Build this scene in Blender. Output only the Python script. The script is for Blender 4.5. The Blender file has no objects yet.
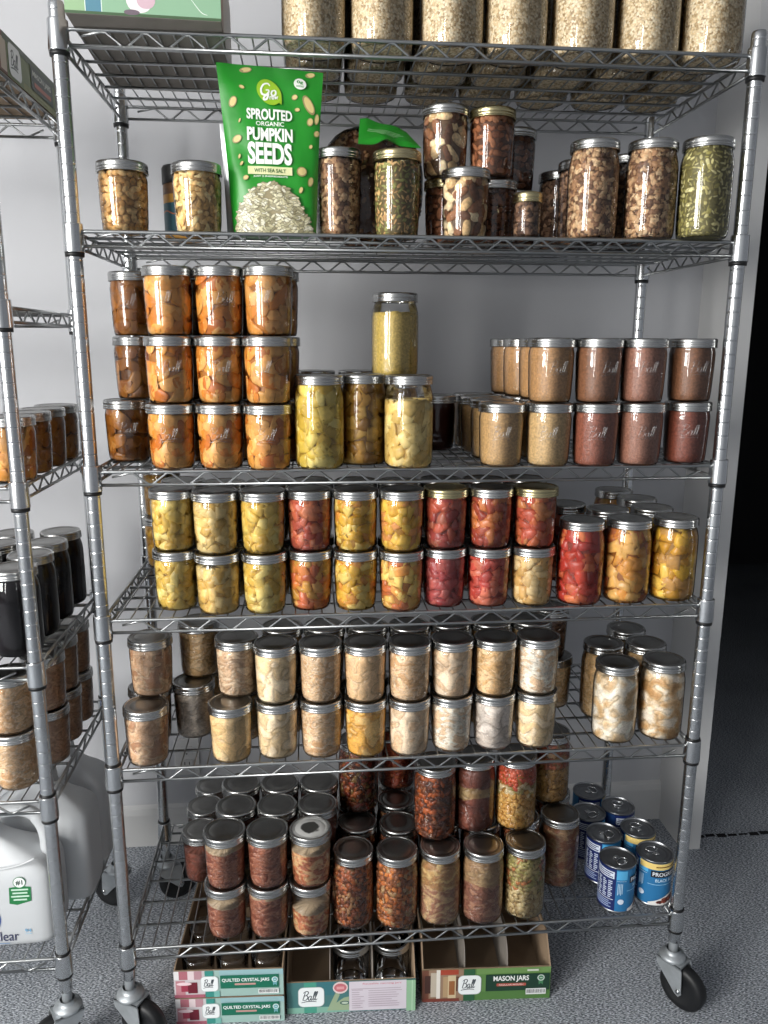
import bpy, math, random
import numpy as np
from mathutils import Matrix, Vector, noise
from mathutils.geometry import tessellate_polygon
random.seed(7); RNG = np.random.default_rng(11)
PI = math.pi
scene = bpy.context.scene
COL = scene.collection

def lin(c):
    c = c/255.0
    return c/12.92 if c <= .04045 else ((c+.055)/1.055)**2.4
def L3(rgb): return tuple(lin(c) for c in rgb)

# ------------------------------------------------------------------ materials
def new_mat(name):
    m = bpy.data.materials.new(name); m.use_nodes = True
    nt = m.node_tree; nt.nodes.clear()
    out = nt.nodes.new('ShaderNodeOutputMaterial')
    return m, nt, out
def N(nt, kind, **kw):
    n = nt.nodes.new(kind)
    for k, v in kw.items():
        if k.startswith('i_'):
            n.inputs[k[2:].replace('_', ' ')].default_value = v
        else: setattr(n, k, v)
    return n
def principled(name, rgb, rough=.5, metal=0, spec=.5, bump=0, bscale=200, var=0, vscale=30, aniso=None):
    m, nt, out = new_mat(name)
    p = N(nt, 'ShaderNodeBsdfPrincipled')
    p.inputs['Roughness'].default_value = rough; p.inputs['Metallic'].default_value = metal
    p.inputs['Specular IOR Level'].default_value = spec
    base = (*L3(rgb), 1)
    p.inputs['Base Color'].default_value = base
    nt.links.new(p.outputs[0], out.inputs[0])
    if bump or var:
        tc = N(nt, 'ShaderNodeTexCoord')
    if var:
        no = N(nt, 'ShaderNodeTexNoise'); no.inputs['Scale'].default_value = vscale; no.inputs['Detail'].default_value = 4
        nt.links.new(tc.outputs['Object'], no.inputs['Vector'])
        rmp = N(nt, 'ShaderNodeMapRange'); rmp.inputs[1].default_value = .3; rmp.inputs[2].default_value = .7
        rmp.inputs[3].default_value = 1-var; rmp.inputs[4].default_value = 1+var
        mx = N(nt, 'ShaderNodeMix', data_type='RGBA', blend_type='MULTIPLY'); mx.inputs[0].default_value = 1
        mx.inputs[6].default_value = base
        nt.links.new(no.outputs[0], rmp.inputs[0]); nt.links.new(rmp.outputs[0], mx.inputs[7]); nt.links.new(mx.outputs[2], p.inputs['Base Color'])
    if bump:
        nb = N(nt, 'ShaderNodeTexNoise'); nb.inputs['Scale'].default_value = bscale; nb.inputs['Detail'].default_value = 3
        nt.links.new(tc.outputs['Object'], nb.inputs['Vector'])
        b = N(nt, 'ShaderNodeBump'); b.inputs['Strength'].default_value = bump; b.inputs['Distance'].default_value = .002
        nt.links.new(nb.outputs[0], b.inputs['Height']); nt.links.new(b.outputs[0], p.inputs['Normal'])
    return m

CHROME = principled('chrome_steel', (205, 207, 208), .23, 1, var=.05, vscale=9)
WIRE = principled('zinc_wire', (166, 168, 168), .3, 1)
SLEEVE = principled('black_plastic', (18, 18, 19), .45)
RUBBER = principled('black_rubber', (17, 18, 20), .5, var=.25, vscale=25)
FORK = principled('pressed_steel', (178, 183, 186), .45, .65, var=.15, vscale=30)
LIDS = principled('tin_lid', (146, 145, 142), .3, 1, bump=.05, bscale=90, var=.14, vscale=22)
BANDS = principled('tin_band', (180, 180, 178), .27, 1, var=.1, vscale=30)
LIDG = principled('gold_lid', (170, 158, 118), .3, 1, var=.12, vscale=22)
BANDG = principled('gold_band', (190, 178, 138), .27, 1, var=.1, vscale=30)
WALL = principled('wall_paint', (190, 191, 194), .75, spec=.25, bump=.05, bscale=260, var=.02, vscale=3)
TRIM = principled('trim_paint', (204, 204, 203), .45, var=.02, vscale=4)
DARKW = principled('unlit_hall_tone', (52, 52, 54), .8, var=.05, vscale=2)  # the hall's lack of light is put into this wall colour
KRAFT = principled('kraft_cardboard', (150, 128, 104), .8, var=.1, vscale=18)
GREYB = principled('grey_board', (135, 128, 120), .8, var=.1, vscale=18)
JUGM = principled('white_plastic', (196, 199, 201), .35, bump=.03, bscale=30)
CANM = principled('can_tin', (150, 152, 155), .33, 1, var=.1, vscale=30)

def lid_residue():
    m, nt, out = new_mat('lid_with_white_residue')
    p = N(nt, 'ShaderNodeBsdfPrincipled'); nt.links.new(p.outputs[0], out.inputs[0])
    tc = N(nt, 'ShaderNodeTexCoord'); no = N(nt, 'ShaderNodeTexNoise'); no.inputs['Scale'].default_value = 45
    ln = N(nt, 'ShaderNodeVectorMath', operation='LENGTH')
    fl = N(nt, 'ShaderNodeVectorMath', operation='MULTIPLY'); fl.inputs[1].default_value = (1, 1, 0)
    nt.links.new(tc.outputs['Object'], fl.inputs[0]); nt.links.new(fl.outputs[0], ln.inputs[0]); nt.links.new(tc.outputs['Object'], no.inputs['Vector'])
    ad = N(nt, 'ShaderNodeMath', operation='MULTIPLY_ADD'); ad.inputs[1].default_value = .02
    nt.links.new(no.outputs[0], ad.inputs[0]); nt.links.new(ln.outputs['Value'], ad.inputs[2])
    rp = N(nt, 'ShaderNodeValToRGB'); e = rp.color_ramp.elements
    e[0].position = .0275; e[0].color = (*L3((70, 70, 68)), 1); e[1].position = .030; e[1].color = (*L3((225, 225, 222)), 1)
    x = e.new(.044); x.color = (*L3((205, 205, 202)), 1); x = e.new(.048); x.color = (*L3((140, 140, 138)), 1)
    nt.links.new(ad.outputs[0], rp.inputs[0]); nt.links.new(rp.outputs[0], p.inputs['Base Color'])
    p.inputs['Roughness'].default_value = .5; p.inputs['Metallic'].default_value = .35
    return m
LIDW = lid_residue()

def glass(name, tint=(.985, .988, .985), rough=.02, wob=.12, mult=1.0):
    m, nt, out = new_mat(name)
    tr = N(nt, 'ShaderNodeBsdfTransparent'); tr.inputs[0].default_value = (*tint, 1)
    gl = N(nt, 'ShaderNodeBsdfGlossy'); gl.inputs['Roughness'].default_value = rough
    fr = N(nt, 'ShaderNodeFresnel'); fr.inputs[0].default_value = 1.5
    mu = N(nt, 'ShaderNodeMath', operation='MULTIPLY', use_clamp=True); mu.inputs[1].default_value = mult
    mx = N(nt, 'ShaderNodeMixShader')
    tc = N(nt, 'ShaderNodeTexCoord'); no = N(nt, 'ShaderNodeTexNoise'); no.inputs['Scale'].default_value = 55; no.inputs['Detail'].default_value = 1
    bp = N(nt, 'ShaderNodeBump'); bp.inputs['Strength'].default_value = wob; bp.inputs['Distance'].default_value = .003
    nt.links.new(tc.outputs['Object'], no.inputs['Vector']); nt.links.new(no.outputs[0], bp.inputs['Height'])
    nt.links.new(bp.outputs[0], gl.inputs['Normal'])
    nt.links.new(fr.outputs[0], mu.inputs[0]); nt.links.new(mu.outputs[0], mx.inputs[0])
    nt.links.new(tr.outputs[0], mx.inputs[1]); nt.links.new(gl.outputs[0], mx.inputs[2]); nt.links.new(mx.outputs[0], out.inputs[0])
    return m
GLASS = glass('jar_glass', mult=1.3)
FILM = glass('clear_film', (.95, .96, .96), .08, .5, 1.0)
EMBOSS = principled('embossed_glass', (235, 232, 225), .15, 0, 1.0)
def emboss_mat():
    m, nt, out = new_mat('embossed_glass_letters')
    tr = N(nt, 'ShaderNodeBsdfTransparent'); tr.inputs[0].default_value = (1, 1, 1, 1)
    gl = N(nt, 'ShaderNodeBsdfGlossy'); gl.inputs['Roughness'].default_value = .25
    mx = N(nt, 'ShaderNodeMixShader'); mx.inputs[0].default_value = .13
    nt.links.new(tr.outputs[0], mx.inputs[1]); nt.links.new(gl.outputs[0], mx.inputs[2]); nt.links.new(mx.outputs[0], out.inputs[0])
    return m
EMBOSS = emboss_mat()

def food_mat(name, rough=.4, nscale=140, amt=.22, bump=.25, spec=.4):
    m, nt, out = new_mat(name)
    p = N(nt, 'ShaderNodeBsdfPrincipled'); p.inputs['Roughness'].default_value = rough; p.inputs['Specular IOR Level'].default_value = spec
    at = N(nt, 'ShaderNodeAttribute', attribute_name='Col')
    tc = N(nt, 'ShaderNodeTexCoord'); no = N(nt, 'ShaderNodeTexNoise'); no.inputs['Scale'].default_value = nscale; no.inputs['Detail'].default_value = 4
    nt.links.new(tc.outputs['Object'], no.inputs['Vector'])
    mr = N(nt, 'ShaderNodeMapRange'); mr.inputs[1].default_value = .3; mr.inputs[2].default_value = .7; mr.inputs[3].default_value = 1-amt; mr.inputs[4].default_value = 1+amt
    mx = N(nt, 'ShaderNodeMix', data_type='RGBA', blend_type='MULTIPLY'); mx.inputs[0].default_value = 1
    nt.links.new(no.outputs[0], mr.inputs[0]); nt.links.new(at.outputs['Color'], mx.inputs[6]); nt.links.new(mr.outputs[0], mx.inputs[7])
    nt.links.new(mx.outputs[2], p.inputs['Base Color'])
    bp = N(nt, 'ShaderNodeBump'); bp.inputs['Strength'].default_value = bump; bp.inputs['Distance'].default_value = .002
    nt.links.new(no.outputs[0], bp.inputs['Height']); nt.links.new(bp.outputs[0], p.inputs['Normal'])
    nt.links.new(p.outputs[0], out.inputs[0])
    return m
FOOD = food_mat('preserved_food', .32, 110, .14, .2)
NUTS = food_mat('nut_skin', .55, 220, .3, .4, .25)
MEAT = food_mat('cooked_meat', .38, 300, .16, .35)
SAUCE = food_mat('fruit_sauce', .35, 260, .3, .35)
JUICE = food_mat('dark_juice', .5, 200, .1, .05, .08)
def oats_mat():
    m, nt, out = new_mat('rolled_oats')
    p = N(nt, 'ShaderNodeBsdfPrincipled'); p.inputs['Roughness'].default_value = .8; p.inputs['Specular IOR Level'].default_value = .2
    tc = N(nt, 'ShaderNodeTexCoord'); vo = N(nt, 'ShaderNodeTexVoronoi'); vo.inputs['Scale'].default_value = 270
    nt.links.new(tc.outputs['Object'], vo.inputs['Vector'])
    sp = N(nt, 'ShaderNodeSeparateColor'); nt.links.new(vo.outputs['Color'], sp.inputs[0])
    rp = N(nt, 'ShaderNodeValToRGB'); e = rp.color_ramp.elements
    e[0].color = (*L3((176, 150, 112)), 1); e[1].color = (*L3((252, 240, 214)), 1); x = e.new(.45); x.color = (*L3((236, 214, 176)), 1)
    mr = N(nt, 'ShaderNodeMapRange'); mr.inputs[1].default_value = 0; mr.inputs[2].default_value = .75; mr.inputs[3].default_value = 1.08; mr.inputs[4].default_value = .72
    mx = N(nt, 'ShaderNodeMix', data_type='RGBA', blend_type='MULTIPLY'); mx.inputs[0].default_value = 1
    nt.links.new(sp.outputs[0], rp.inputs[0]); nt.links.new(rp.outputs[0], mx.inputs[6]); nt.links.new(vo.outputs['Distance'], mr.inputs[0]); nt.links.new(mr.outputs[0], mx.inputs[7])
    nt.links.new(mx.outputs[2], p.inputs['Base Color'])
    bp = N(nt, 'ShaderNodeBump', invert=True); bp.inputs['Strength'].default_value = .45; bp.inputs['Distance'].default_value = .004
    nt.links.new(vo.outputs['Distance'], bp.inputs['Height']); nt.links.new(bp.outputs[0], p.inputs['Normal'])
    nt.links.new(p.outputs[0], out.inputs[0])
    return m
OATS = oats_mat()
_print = {}
def ink(rgb, rough=.42):
    k = (tuple(rgb), rough)
    if k not in _print: _print[k] = principled('printed_ink', rgb, rough)
    return _print[k]

# ------------------------------------------------------------------ mesh builder
class MB:
    def __init__(s): s.v = []; s.f = []; s.m = []; s.sm = []; s.c = None
    def add(s, vs, fs, mi=0, smooth=False):
        b = len(s.v); s.v.extend(tuple(p) for p in vs)
        for f in fs: s.f.append(tuple(b+i for i in f)); s.m.append(mi); s.sm.append(smooth)
    def box(s, x0, y0, z0, x1, y1, z1, mi=0):
        s.add([(x0,y0,z0),(x1,y0,z0),(x1,y1,z0),(x0,y1,z0),(x0,y0,z1),(x1,y0,z1),(x1,y1,z1),(x0,y1,z1)],
              [(0,3,2,1),(4,5,6,7),(0,1,5,4),(1,2,6,5),(2,3,7,6),(3,0,4,7)], mi)
    def tube(s, pts, r, n=8, mi=0, cap=True):
        pts = [Vector(p) for p in pts]; rings = []; prev = None
        for i, p in enumerate(pts):
            a = pts[max(i-1, 0)]; b = pts[min(i+1, len(pts)-1)]
            t = (b-a).normalized()
            if prev is None:
                up = Vector((0,0,1)) if abs(t.z) < .9 else Vector((1,0,0))
                u = t.cross(up).normalized()
            else: u = (prev - t*prev.dot(t)).normalized()
            prev = u; w = t.cross(u)
            rr = r[i] if isinstance(r, (list, tuple)) else r
            rings.append([p + (u*math.cos(2*PI*k/n)+w*math.sin(2*PI*k/n))*rr for k in range(n)])
        vs = [q for g in rings for q in g]; fs = []
        for i in range(len(rings)-1):
            for k in range(n):
                a = i*n+k; b = i*n+(k+1) % n
                fs.append((a, b, b+n, a+n))
        if cap: fs.append(tuple(range(n-1, -1, -1))); fs.append(tuple(len(vs)-n+k for k in range(n)))
        s.add(vs, fs, mi, True)
    def lathe(s, prof, n=32, mi=0, c=(0,0,0), capb=False, capt=False, smooth=True, axis='z'):
        vs = []; fs = []
        for r, z in prof:
            for k in range(n):
                a = 2*PI*k/n; x, y = r*math.cos(a), r*math.sin(a)
                if axis == 'z': vs.append((c[0]+x, c[1]+y, c[2]+z))
                elif axis == 'y': vs.append((c[0]+x, c[1]+z, c[2]-y))
                else: vs.append((c[0]+z, c[1]+x, c[2]+y))
        for i in range(len(prof)-1):
            for k in range(n):
                a = i*n+k; b = i*n+(k+1) % n
                fs.append((a, b, b+n, a+n))
        if capb: fs.append(tuple(range(n-1, -1, -1)))
        if capt: fs.append(tuple((len(prof)-1)*n+k for k in range(n)))
        s.add(vs, fs, mi, smooth)
    def prism(s, poly, fn0, fn1, mi=0):
        # poly: 2D points; fn0, fn1 map a 2D point to the two caps
        n = len(poly)
        vs = [fn0(p) for p in poly]+[fn1(p) for p in poly]
        tri = tessellate_polygon([[Vector((p[0], p[1], 0)) for p in poly]])
        fs = [tuple(t) for t in tri]+[tuple(n+i for i in reversed(t)) for t in tri]
        fs += [(i, (i+1) % n, n+(i+1) % n, n+i) for i in range(n)]
        s.add(vs, fs, mi)
    def mesh(s, name, mats, recalc=False):
        me = bpy.data.meshes.new(name)
        me.from_pydata(s.v, [], s.f)
        for m in (mats if isinstance(mats, (list, tuple)) else [mats]): me.materials.append(m)
        me.polygons.foreach_set('material_index', s.m); me.polygons.foreach_set('use_smooth', s.sm)
        if recalc:
            import bmesh
            b = bmesh.new(); b.from_mesh(me); bmesh.ops.recalc_face_normals(b, faces=b.faces); b.to_mesh(me); b.free()
        me.update()
        return me
    def build(s, name, mats, parent=None, loc=None, rot=None, recalc=False, bevel=0):
        return put(name, s.mesh(name, mats, recalc), parent, loc, rot, bevel)
def put(name, me, parent=None, loc=None, rot=None, bevel=0):
    o = bpy.data.objects.new(name, me); COL.objects.link(o)
    if parent: o.parent = parent
    if loc: o.location = loc
    if rot: o.rotation_euler = rot
    if bevel:
        b = o.modifiers.new('soft_edges', 'BEVEL'); b.width = bevel; b.segments = 2; b.limit_method = 'ANGLE'
    return o
def empty(name, loc, rz=0, label=None, cat=None, group=None):
    o = bpy.data.objects.new(name, None); COL.objects.link(o); o.location = loc; o.rotation_euler = (0, 0, rz)
    o.empty_display_size = .03
    tag(o, label, cat, group); return o
def tag(o, label=None, cat=None, group=None, kind=None):
    if label: o['label'] = label
    if cat: o['category'] = cat
    if group: o['group'] = group
    if kind: o['kind'] = kind
    return o

# ------------------------------------------------------------------ flat printed designs
def text_tris(body, bold=0.0):
    cu = bpy.data.curves.new('lettering', 'FONT'); cu.body = body; cu.size = 1; cu.offset = bold; cu.resolution_u = 3
    cu.align_x = 'LEFT'
    ob = bpy.data.objects.new('lettering', cu); COL.objects.link(ob)
    dg = bpy.context.evaluated_depsgraph_get(); me = bpy.data.meshes.new_from_object(ob.evaluated_get(dg))
    vs = [(v.co.x, v.co.y) for v in me.vertices]; fs = [tuple(p.vertices) for p in me.polygons]
    bpy.data.objects.remove(ob); bpy.data.curves.remove(cu); bpy.data.meshes.remove(me)
    return vs, fs
_tt = {}
def catmull(pts, n=6):
    out = []
    P = [pts[0]]+list(pts)+[pts[-1]]
    for i in range(1, len(P)-2):
        p0, p1, p2, p3 = P[i-1], P[i], P[i+1], P[i+2]
        for k in range(n):
            t = k/n
            out.append(tuple(.5*((2*p1[j])+(-p0[j]+p2[j])*t+(2*p0[j]-5*p1[j]+4*p2[j]-p3[j])*t*t+(-p0[j]+3*p1[j]-3*p2[j]+p3[j])*t**3) for j in range(len(p1))))
    out.append(tuple(pts[-1])); return out
SCRIPT_BALL = [[(.0,.0),(.06,.5),(.1,1.0)], [(-.12,.86),(.1,1.05),(.36,1.06),(.47,.86),(.3,.6),(.08,.54)], [(.08,.54),(.38,.55),(.52,.3),(.36,.03),(.0,.0)],
    [(.90,.40),(.76,.50),(.62,.34),(.62,.10),(.72,.0),(.84,.10),(.92,.40),(.93,.50)],[(.92,.44),(.92,.10),(1.0,.0),(1.10,.14)],
    [(1.08,.1),(1.2,.45),(1.28,.9),(1.23,1.04),(1.16,.85),(1.16,.2),(1.25,.0),(1.34,.1)], [(1.3,.1),(1.42,.45),(1.5,.9),(1.45,1.04),(1.38,.85),(1.38,.2),(1.48,.0),(1.62,.16)],
    [(-.1,-.28),(.5,-.16),(1.1,-.14),(1.62,-.22)]]
SCRIPT_GO = [[(.78,.86),(.6,1.04),(.25,.95),(.05,.55),(.15,.12),(.5,.05),(.72,.3),(.7,.48),(.45,.46)], [(.72,.48),(.72,.1),(.6,-.3),(.35,-.35),(.4,-.1),(.8,.1)],
    [(1.25,.52),(1.02,.42),(.98,.15),(1.15,.02),(1.34,.18),(1.32,.44),(1.18,.54)]]
def italic(strokes, k=.22): return [[(x+k*y, y) for x, y in s] for s in strokes]
class Decal:
    def __init__(s, step=.00012): s.v = []; s.f = []; s.mi = []; s.mats = []; s.layer = 0; s.step = step
    def _add(s, vs, fs, col, rough=.42):
        m = ink(col, rough) if not isinstance(col, bpy.types.Material) else col
        if m not in s.mats: s.mats.append(m)
        i = s.mats.index(m); b = len(s.v); s.layer += 1; z = s.layer*s.step
        s.v.extend((x, y, z) for x, y in vs)
        for f in fs: s.f.append(tuple(b+k for k in f)); s.mi.append(i)
    def rect(s, x0, y0, x1, y1, col, nx=1, ny=1):
        vs = [(x0+(x1-x0)*i/nx, y0+(y1-y0)*j/ny) for j in range(ny+1) for i in range(nx+1)]
        fs = [(j*(nx+1)+i, j*(nx+1)+i+1, (j+1)*(nx+1)+i+1, (j+1)*(nx+1)+i) for j in range(ny) for i in range(nx)]
        s._add(vs, fs, col)
    def poly(s, pts, col):
        t = tessellate_polygon([[Vector((p[0], p[1], 0)) for p in pts]])
        fs = []
        for a, b, c in t:
            A, B, C = pts[a], pts[b], pts[c]
            fs.append((a, b, c) if (B[0]-A[0])*(C[1]-A[1])-(B[1]-A[1])*(C[0]-A[0]) > 0 else (a, c, b))
        s._add(pts, fs, col)
    def ell(s, cx, cy, rx, ry, col, rot=0, n=24):
        pts = [(cx+rx*math.cos(a)*math.cos(rot)-ry*math.sin(a)*math.sin(rot), cy+rx*math.cos(a)*math.sin(rot)+ry*math.sin(a)*math.cos(rot)) for a in [2*PI*k/n for k in range(n)]]
        s._add([(cx, cy)]+pts, [(0, 1+k, 1+(k+1) % n) for k in range(n)], col)
    def rrect(s, x0, y0, x1, y1, r, col, bul=0):
        pts = []
        for cx, cy, a0 in ((x1-r, y0+r, -PI/2), (x1-r, y1-r, 0), (x0+r, y1-r, PI/2), (x0+r, y0+r, PI)):
            for k in range(6):
                a = a0+PI/2*k/5; pts.append((cx+r*math.cos(a), cy+r*math.sin(a)))
        s._add([((x0+x1)/2, (y0+y1)/2)]+pts, [(0, 1+k, 1+(k+1) % len(pts)) for k in range(len(pts))], col)
    def text(s, body, x, y, w, h, col, bold=.012, align='l', rot=0):
        # the lettering is fitted into width w and height h from its lower corner x, y
        k = (body, bold)
        if k not in _tt: _tt[k] = text_tris(body, bold)
        vs, fs = _tt[k]
        if not vs: return
        x0 = min(p[0] for p in vs); x1 = max(p[0] for p in vs); y0 = min(p[1] for p in vs); y1 = max(p[1] for p in vs)
        q = [((p[0]-x0)/(x1-x0)*w, (p[1]-y0)/(y1-y0)*h) for p in vs]
        c, sn = math.cos(rot), math.sin(rot)
        s._add([(x+a*c-b*sn, y+a*sn+b*c) for a, b in q], fs, col)
    def stroke(s, pts, width, col, smooth=True):
        p = catmull(pts) if smooth and len(pts) > 2 else pts
        vs = []; n = len(p)
        for i in range(n):
            a = p[max(i-1, 0)]; b = p[min(i+1, n-1)]
            dx, dy = b[0]-a[0], b[1]-a[1]; l = math.hypot(dx, dy) or 1
            wd = width*(.55+.45*math.sin(PI*min(1, max(0, (i+.5)/n))))/2
            vs += [(p[i][0]-dy/l*wd, p[i][1]+dx/l*wd), (p[i][0]+dy/l*wd, p[i][1]-dx/l*wd)]
        s._add(vs, [(2*i, 2*i+1, 2*i+3, 2*i+2) for i in range(n-1)], col)
    def script(s, strokes, x, y, h, width, col, k=.22, xs=1):
        for st in italic(strokes, k): s.stroke([(x+a*h*xs, y+b*h) for a, b in st], width, col); s.layer -= 1
        s.layer += 1
    def build(s, name, fn, parent=None, loc=None):
        me = bpy.data.meshes.new(name); me.from_pydata([fn(*p) for p in s.v], [], s.f)
        for m in s.mats: me.materials.append(m)
        me.polygons.foreach_set('material_index', s.mi); me.update()
        return put(name, me, parent, loc)

# ------------------------------------------------------------------ the room
def struct(name, mb, mat, **k):
    o = mb.build(name, mat, **k); o['kind'] = 'structure'; return o
def carpet():
    m, nt, out = new_mat('speckled_carpet')
    p = N(nt, 'ShaderNodeBsdfPrincipled'); p.inputs['Roughness'].default_value = .95; p.inputs['Specular IOR Level'].default_value = .1
    tc = N(nt, 'ShaderNodeTexCoord')
    mp = N(nt, 'ShaderNodeMapping'); mp.inputs['Rotation'].default_value = (0, 0, .9); mp.inputs['Scale'].default_value = (1, 3.2, 1)
    mp2 = N(nt, 'ShaderNodeMapping'); mp2.inputs['Rotation'].default_value = (0, 0, -.5); mp2.inputs['Scale'].default_value = (1, 2.6, 1)
    n1 = N(nt, 'ShaderNodeTexNoise'); n1.inputs['Scale'].default_value = 150; n1.inputs['Detail'].default_value = 2
    n2 = N(nt, 'ShaderNodeTexNoise'); n2.inputs['Scale'].default_value = 185; n2.inputs['Detail'].default_value = 2
    n3 = N(nt, 'ShaderNodeTexNoise'); n3.inputs['Scale'].default_value = 3; n3.inputs['Detail'].default_value = 2
    for a, b in ((mp, n1), (mp2, n2)):
        nt.links.new(tc.outputs['Object'], a.inputs[0]); nt.links.new(a.outputs[0], b.inputs['Vector'])
    nt.links.new(tc.outputs['Object'], n3.inputs['Vector'])
    av = N(nt, 'ShaderNodeMath', operation='ADD'); nt.links.new(n1.outputs[0], av.inputs[0]); nt.links.new(n2.outputs[0], av.inputs[1])
    ad = N(nt, 'ShaderNodeMath', operation='MULTIPLY_ADD'); ad.inputs[1].default_value = .12; nt.links.new(n3.outputs[0], ad.inputs[0]); nt.links.new(av.outputs[0], ad.inputs[2])
    mr = N(nt, 'ShaderNodeMapRange'); mr.inputs[1].default_value = .85; mr.inputs[2].default_value = 1.27
    rp = N(nt, 'ShaderNodeValToRGB'); e = rp.color_ramp.elements
    e[0].color = (*L3((74, 79, 86)), 1); e[1].color = (*L3((224, 229, 236)), 1); x = e.new(.5); x.color = (*L3((150, 155, 161)), 1)
    nt.links.new(ad.outputs[0], mr.inputs[0]); nt.links.new(mr.outputs[0], rp.inputs[0]); nt.links.new(rp.outputs[0], p.inputs['Base Color'])
    bp = N(nt, 'ShaderNodeBump'); bp.inputs['Strength'].default_value = .6; bp.inputs['Distance'].default_value = .006
    nt.links.new(av.outputs[0], bp.inputs['Height']); nt.links.new(bp.outputs[0], p.inputs['Normal']); nt.links.new(p.outputs[0], out.inputs[0])
    return m
CARPET = carpet()
WY = .675
mb = MB(); mb.box(-4, -4, -.06, 4, 5, 0); struct('floor', mb, CARPET)
mb = MB(); mb.box(-3.6, WY, 0, .885, WY+.11, 2.75); struct('wall_back', mb, WALL)
mb = MB(); mb.box(-3.7, -3.2, 0, -3.6, WY+.11, 2.75); struct('wall_left', mb, WALL)
mb = MB(); mb.box(-3.7, -4, 2.75, 4, 5, 2.85); struct('ceiling', mb, WALL)
mb = MB(); mb.box(-3.6, WY-.016, 0, .862, WY, .10); mb.prism([(WY-.016, .10), (WY-.012, .118), (WY, .125), (WY, .10)], lambda p: (-3.6, p[0], p[1]), lambda p: (.862, p[0], p[1])); struct('baseboard_back', mb, TRIM)
mb = MB(); mb.box(.862, .505, 0, .916, WY+.11, 2.75); struct('trim_1', mb, TRIM)
mb = MB()
for k in range(26):
    x = .93+k*.034; mb.box(x, .555+.003*math.sin(k*2.1), 0, x+.027, .565+.003*math.sin(k*1.3), .0022)
struct('trim_2', mb, principled('carpet_seam', (14, 14, 16), .9))
mb = MB(); mb.box(1.86, .52, 0, 4, .63, 2.75); struct('wall_right_light_block', mb, WALL)  # unseen wall, added to narrow the doorway so less light enters the hall
mb = MB(); mb.box(.916, .56, 2.06, 1.86, .63, 2.75); struct('wall_lintel_light_block', mb, WALL)  # unseen header, added above the doorway to keep the hall dark
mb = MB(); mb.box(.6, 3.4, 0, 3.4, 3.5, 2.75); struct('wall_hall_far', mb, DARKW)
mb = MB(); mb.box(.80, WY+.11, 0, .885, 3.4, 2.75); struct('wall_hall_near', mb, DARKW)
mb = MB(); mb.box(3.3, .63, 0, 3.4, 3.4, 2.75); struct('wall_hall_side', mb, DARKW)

# ------------------------------------------------------------------ wire racks
def post_mesh(h):
    pr = [(.0118, .0), (.0127, .002)]
    z = .0254
    while z < h-.01:
        pr += [(.0127, z-.0026), (.0127, z-.0010), (.01235, z-.0004), (.01235, z+.0004), (.0127, z+.0010), (.0127, z+.0026)]; z += .0254
    pr += [(.0127, h-.004), (.0112, h), (.002, h+.001)]
    mb = MB(); mb.lathe(pr, 28, capb=True); return mb.mesh('post', CHROME)
def collar_mesh(both):
    mb = MB()
    mb.lathe([(.0134, -.036), (.0168, -.036), (.0171, -.0352), (.0171, -.034), (.0163, .008), (.0162, .0098), (.0158, .0105), (.0134, .0106)], 26, 0)
    mb.lathe([(.0130, -.043), (.0156, -.043), (.0160, -.0362), (.0130, -.0362)], 26, 1)
    if both: mb.lathe([(.0130, .0112), (.0148, .0112), (.0145, .0155), (.0130, .0155)], 26, 1)
    return mb.mesh('collar', [CHROME, SLEEVE])
CM = {False: collar_mesh(False), True: collar_mesh(True)}
def shelf_mesh(W, D):
    # local: x 0..W between post centres, y 0..D, z 0 = rim wire
    mb = MB(); g = .015; dz = .0255
    for y in (0, D):
        mb.tube([(g-.004, y, -.0035), (g+.006, y, -.0016), (W-g-.006, y, -.0016), (W-g+.004, y, -.0035)], .0033, 8); mb.tube([(g-.004, y, -dz), (W-g+.004, y, -dz)], .0031, 8)
    for x in (0, W):
        mb.tube([(x, g, -.0016), (x, D-g, -.0016)], .0033, 8); mb.tube([(x, g, -dz), (x, D-g, -dz)], .0031, 8)
    def zig(a, b, f):
        n = max(4, round((b-a)/.0335)); pts = []
        for i in range(n+1):
            t = a+(b-a)*i/n; up = i % 2
            z = -.0045 if up else -dz+.0015
            d = .004
            if i == 0: pts.append(f(t, -.011))
            elif i == n: pts.append(f(t, -.011))
            else: pts += [f(t-d, z), f(t+d, z)]
        mb.tube(pts, .0021, 6)
    for y in (0.0, D): zig(.036, W-.036, lambda t, z, y=y: (t, y, z))
    for x in (0.0, W): zig(.03, D-.03, lambda t, z, x=x: (x, t, z))
    n = round(W/.0256)
    for i in range(1, n):
        x = W*i/n; mb.tube([(x, -.0026, -.0006), (x, .004, .0004), (x, D-.004, .0004), (x, D+.0026, -.0006)], .0015, 6)
    for k in range(1, 6):
        y = D*k/6; mb.tube([(.004, y, -.0042), (W-.004, y, -.0042)], .0029, 7)
    return mb.mesh('wire_shelf', WIRE)
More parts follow.
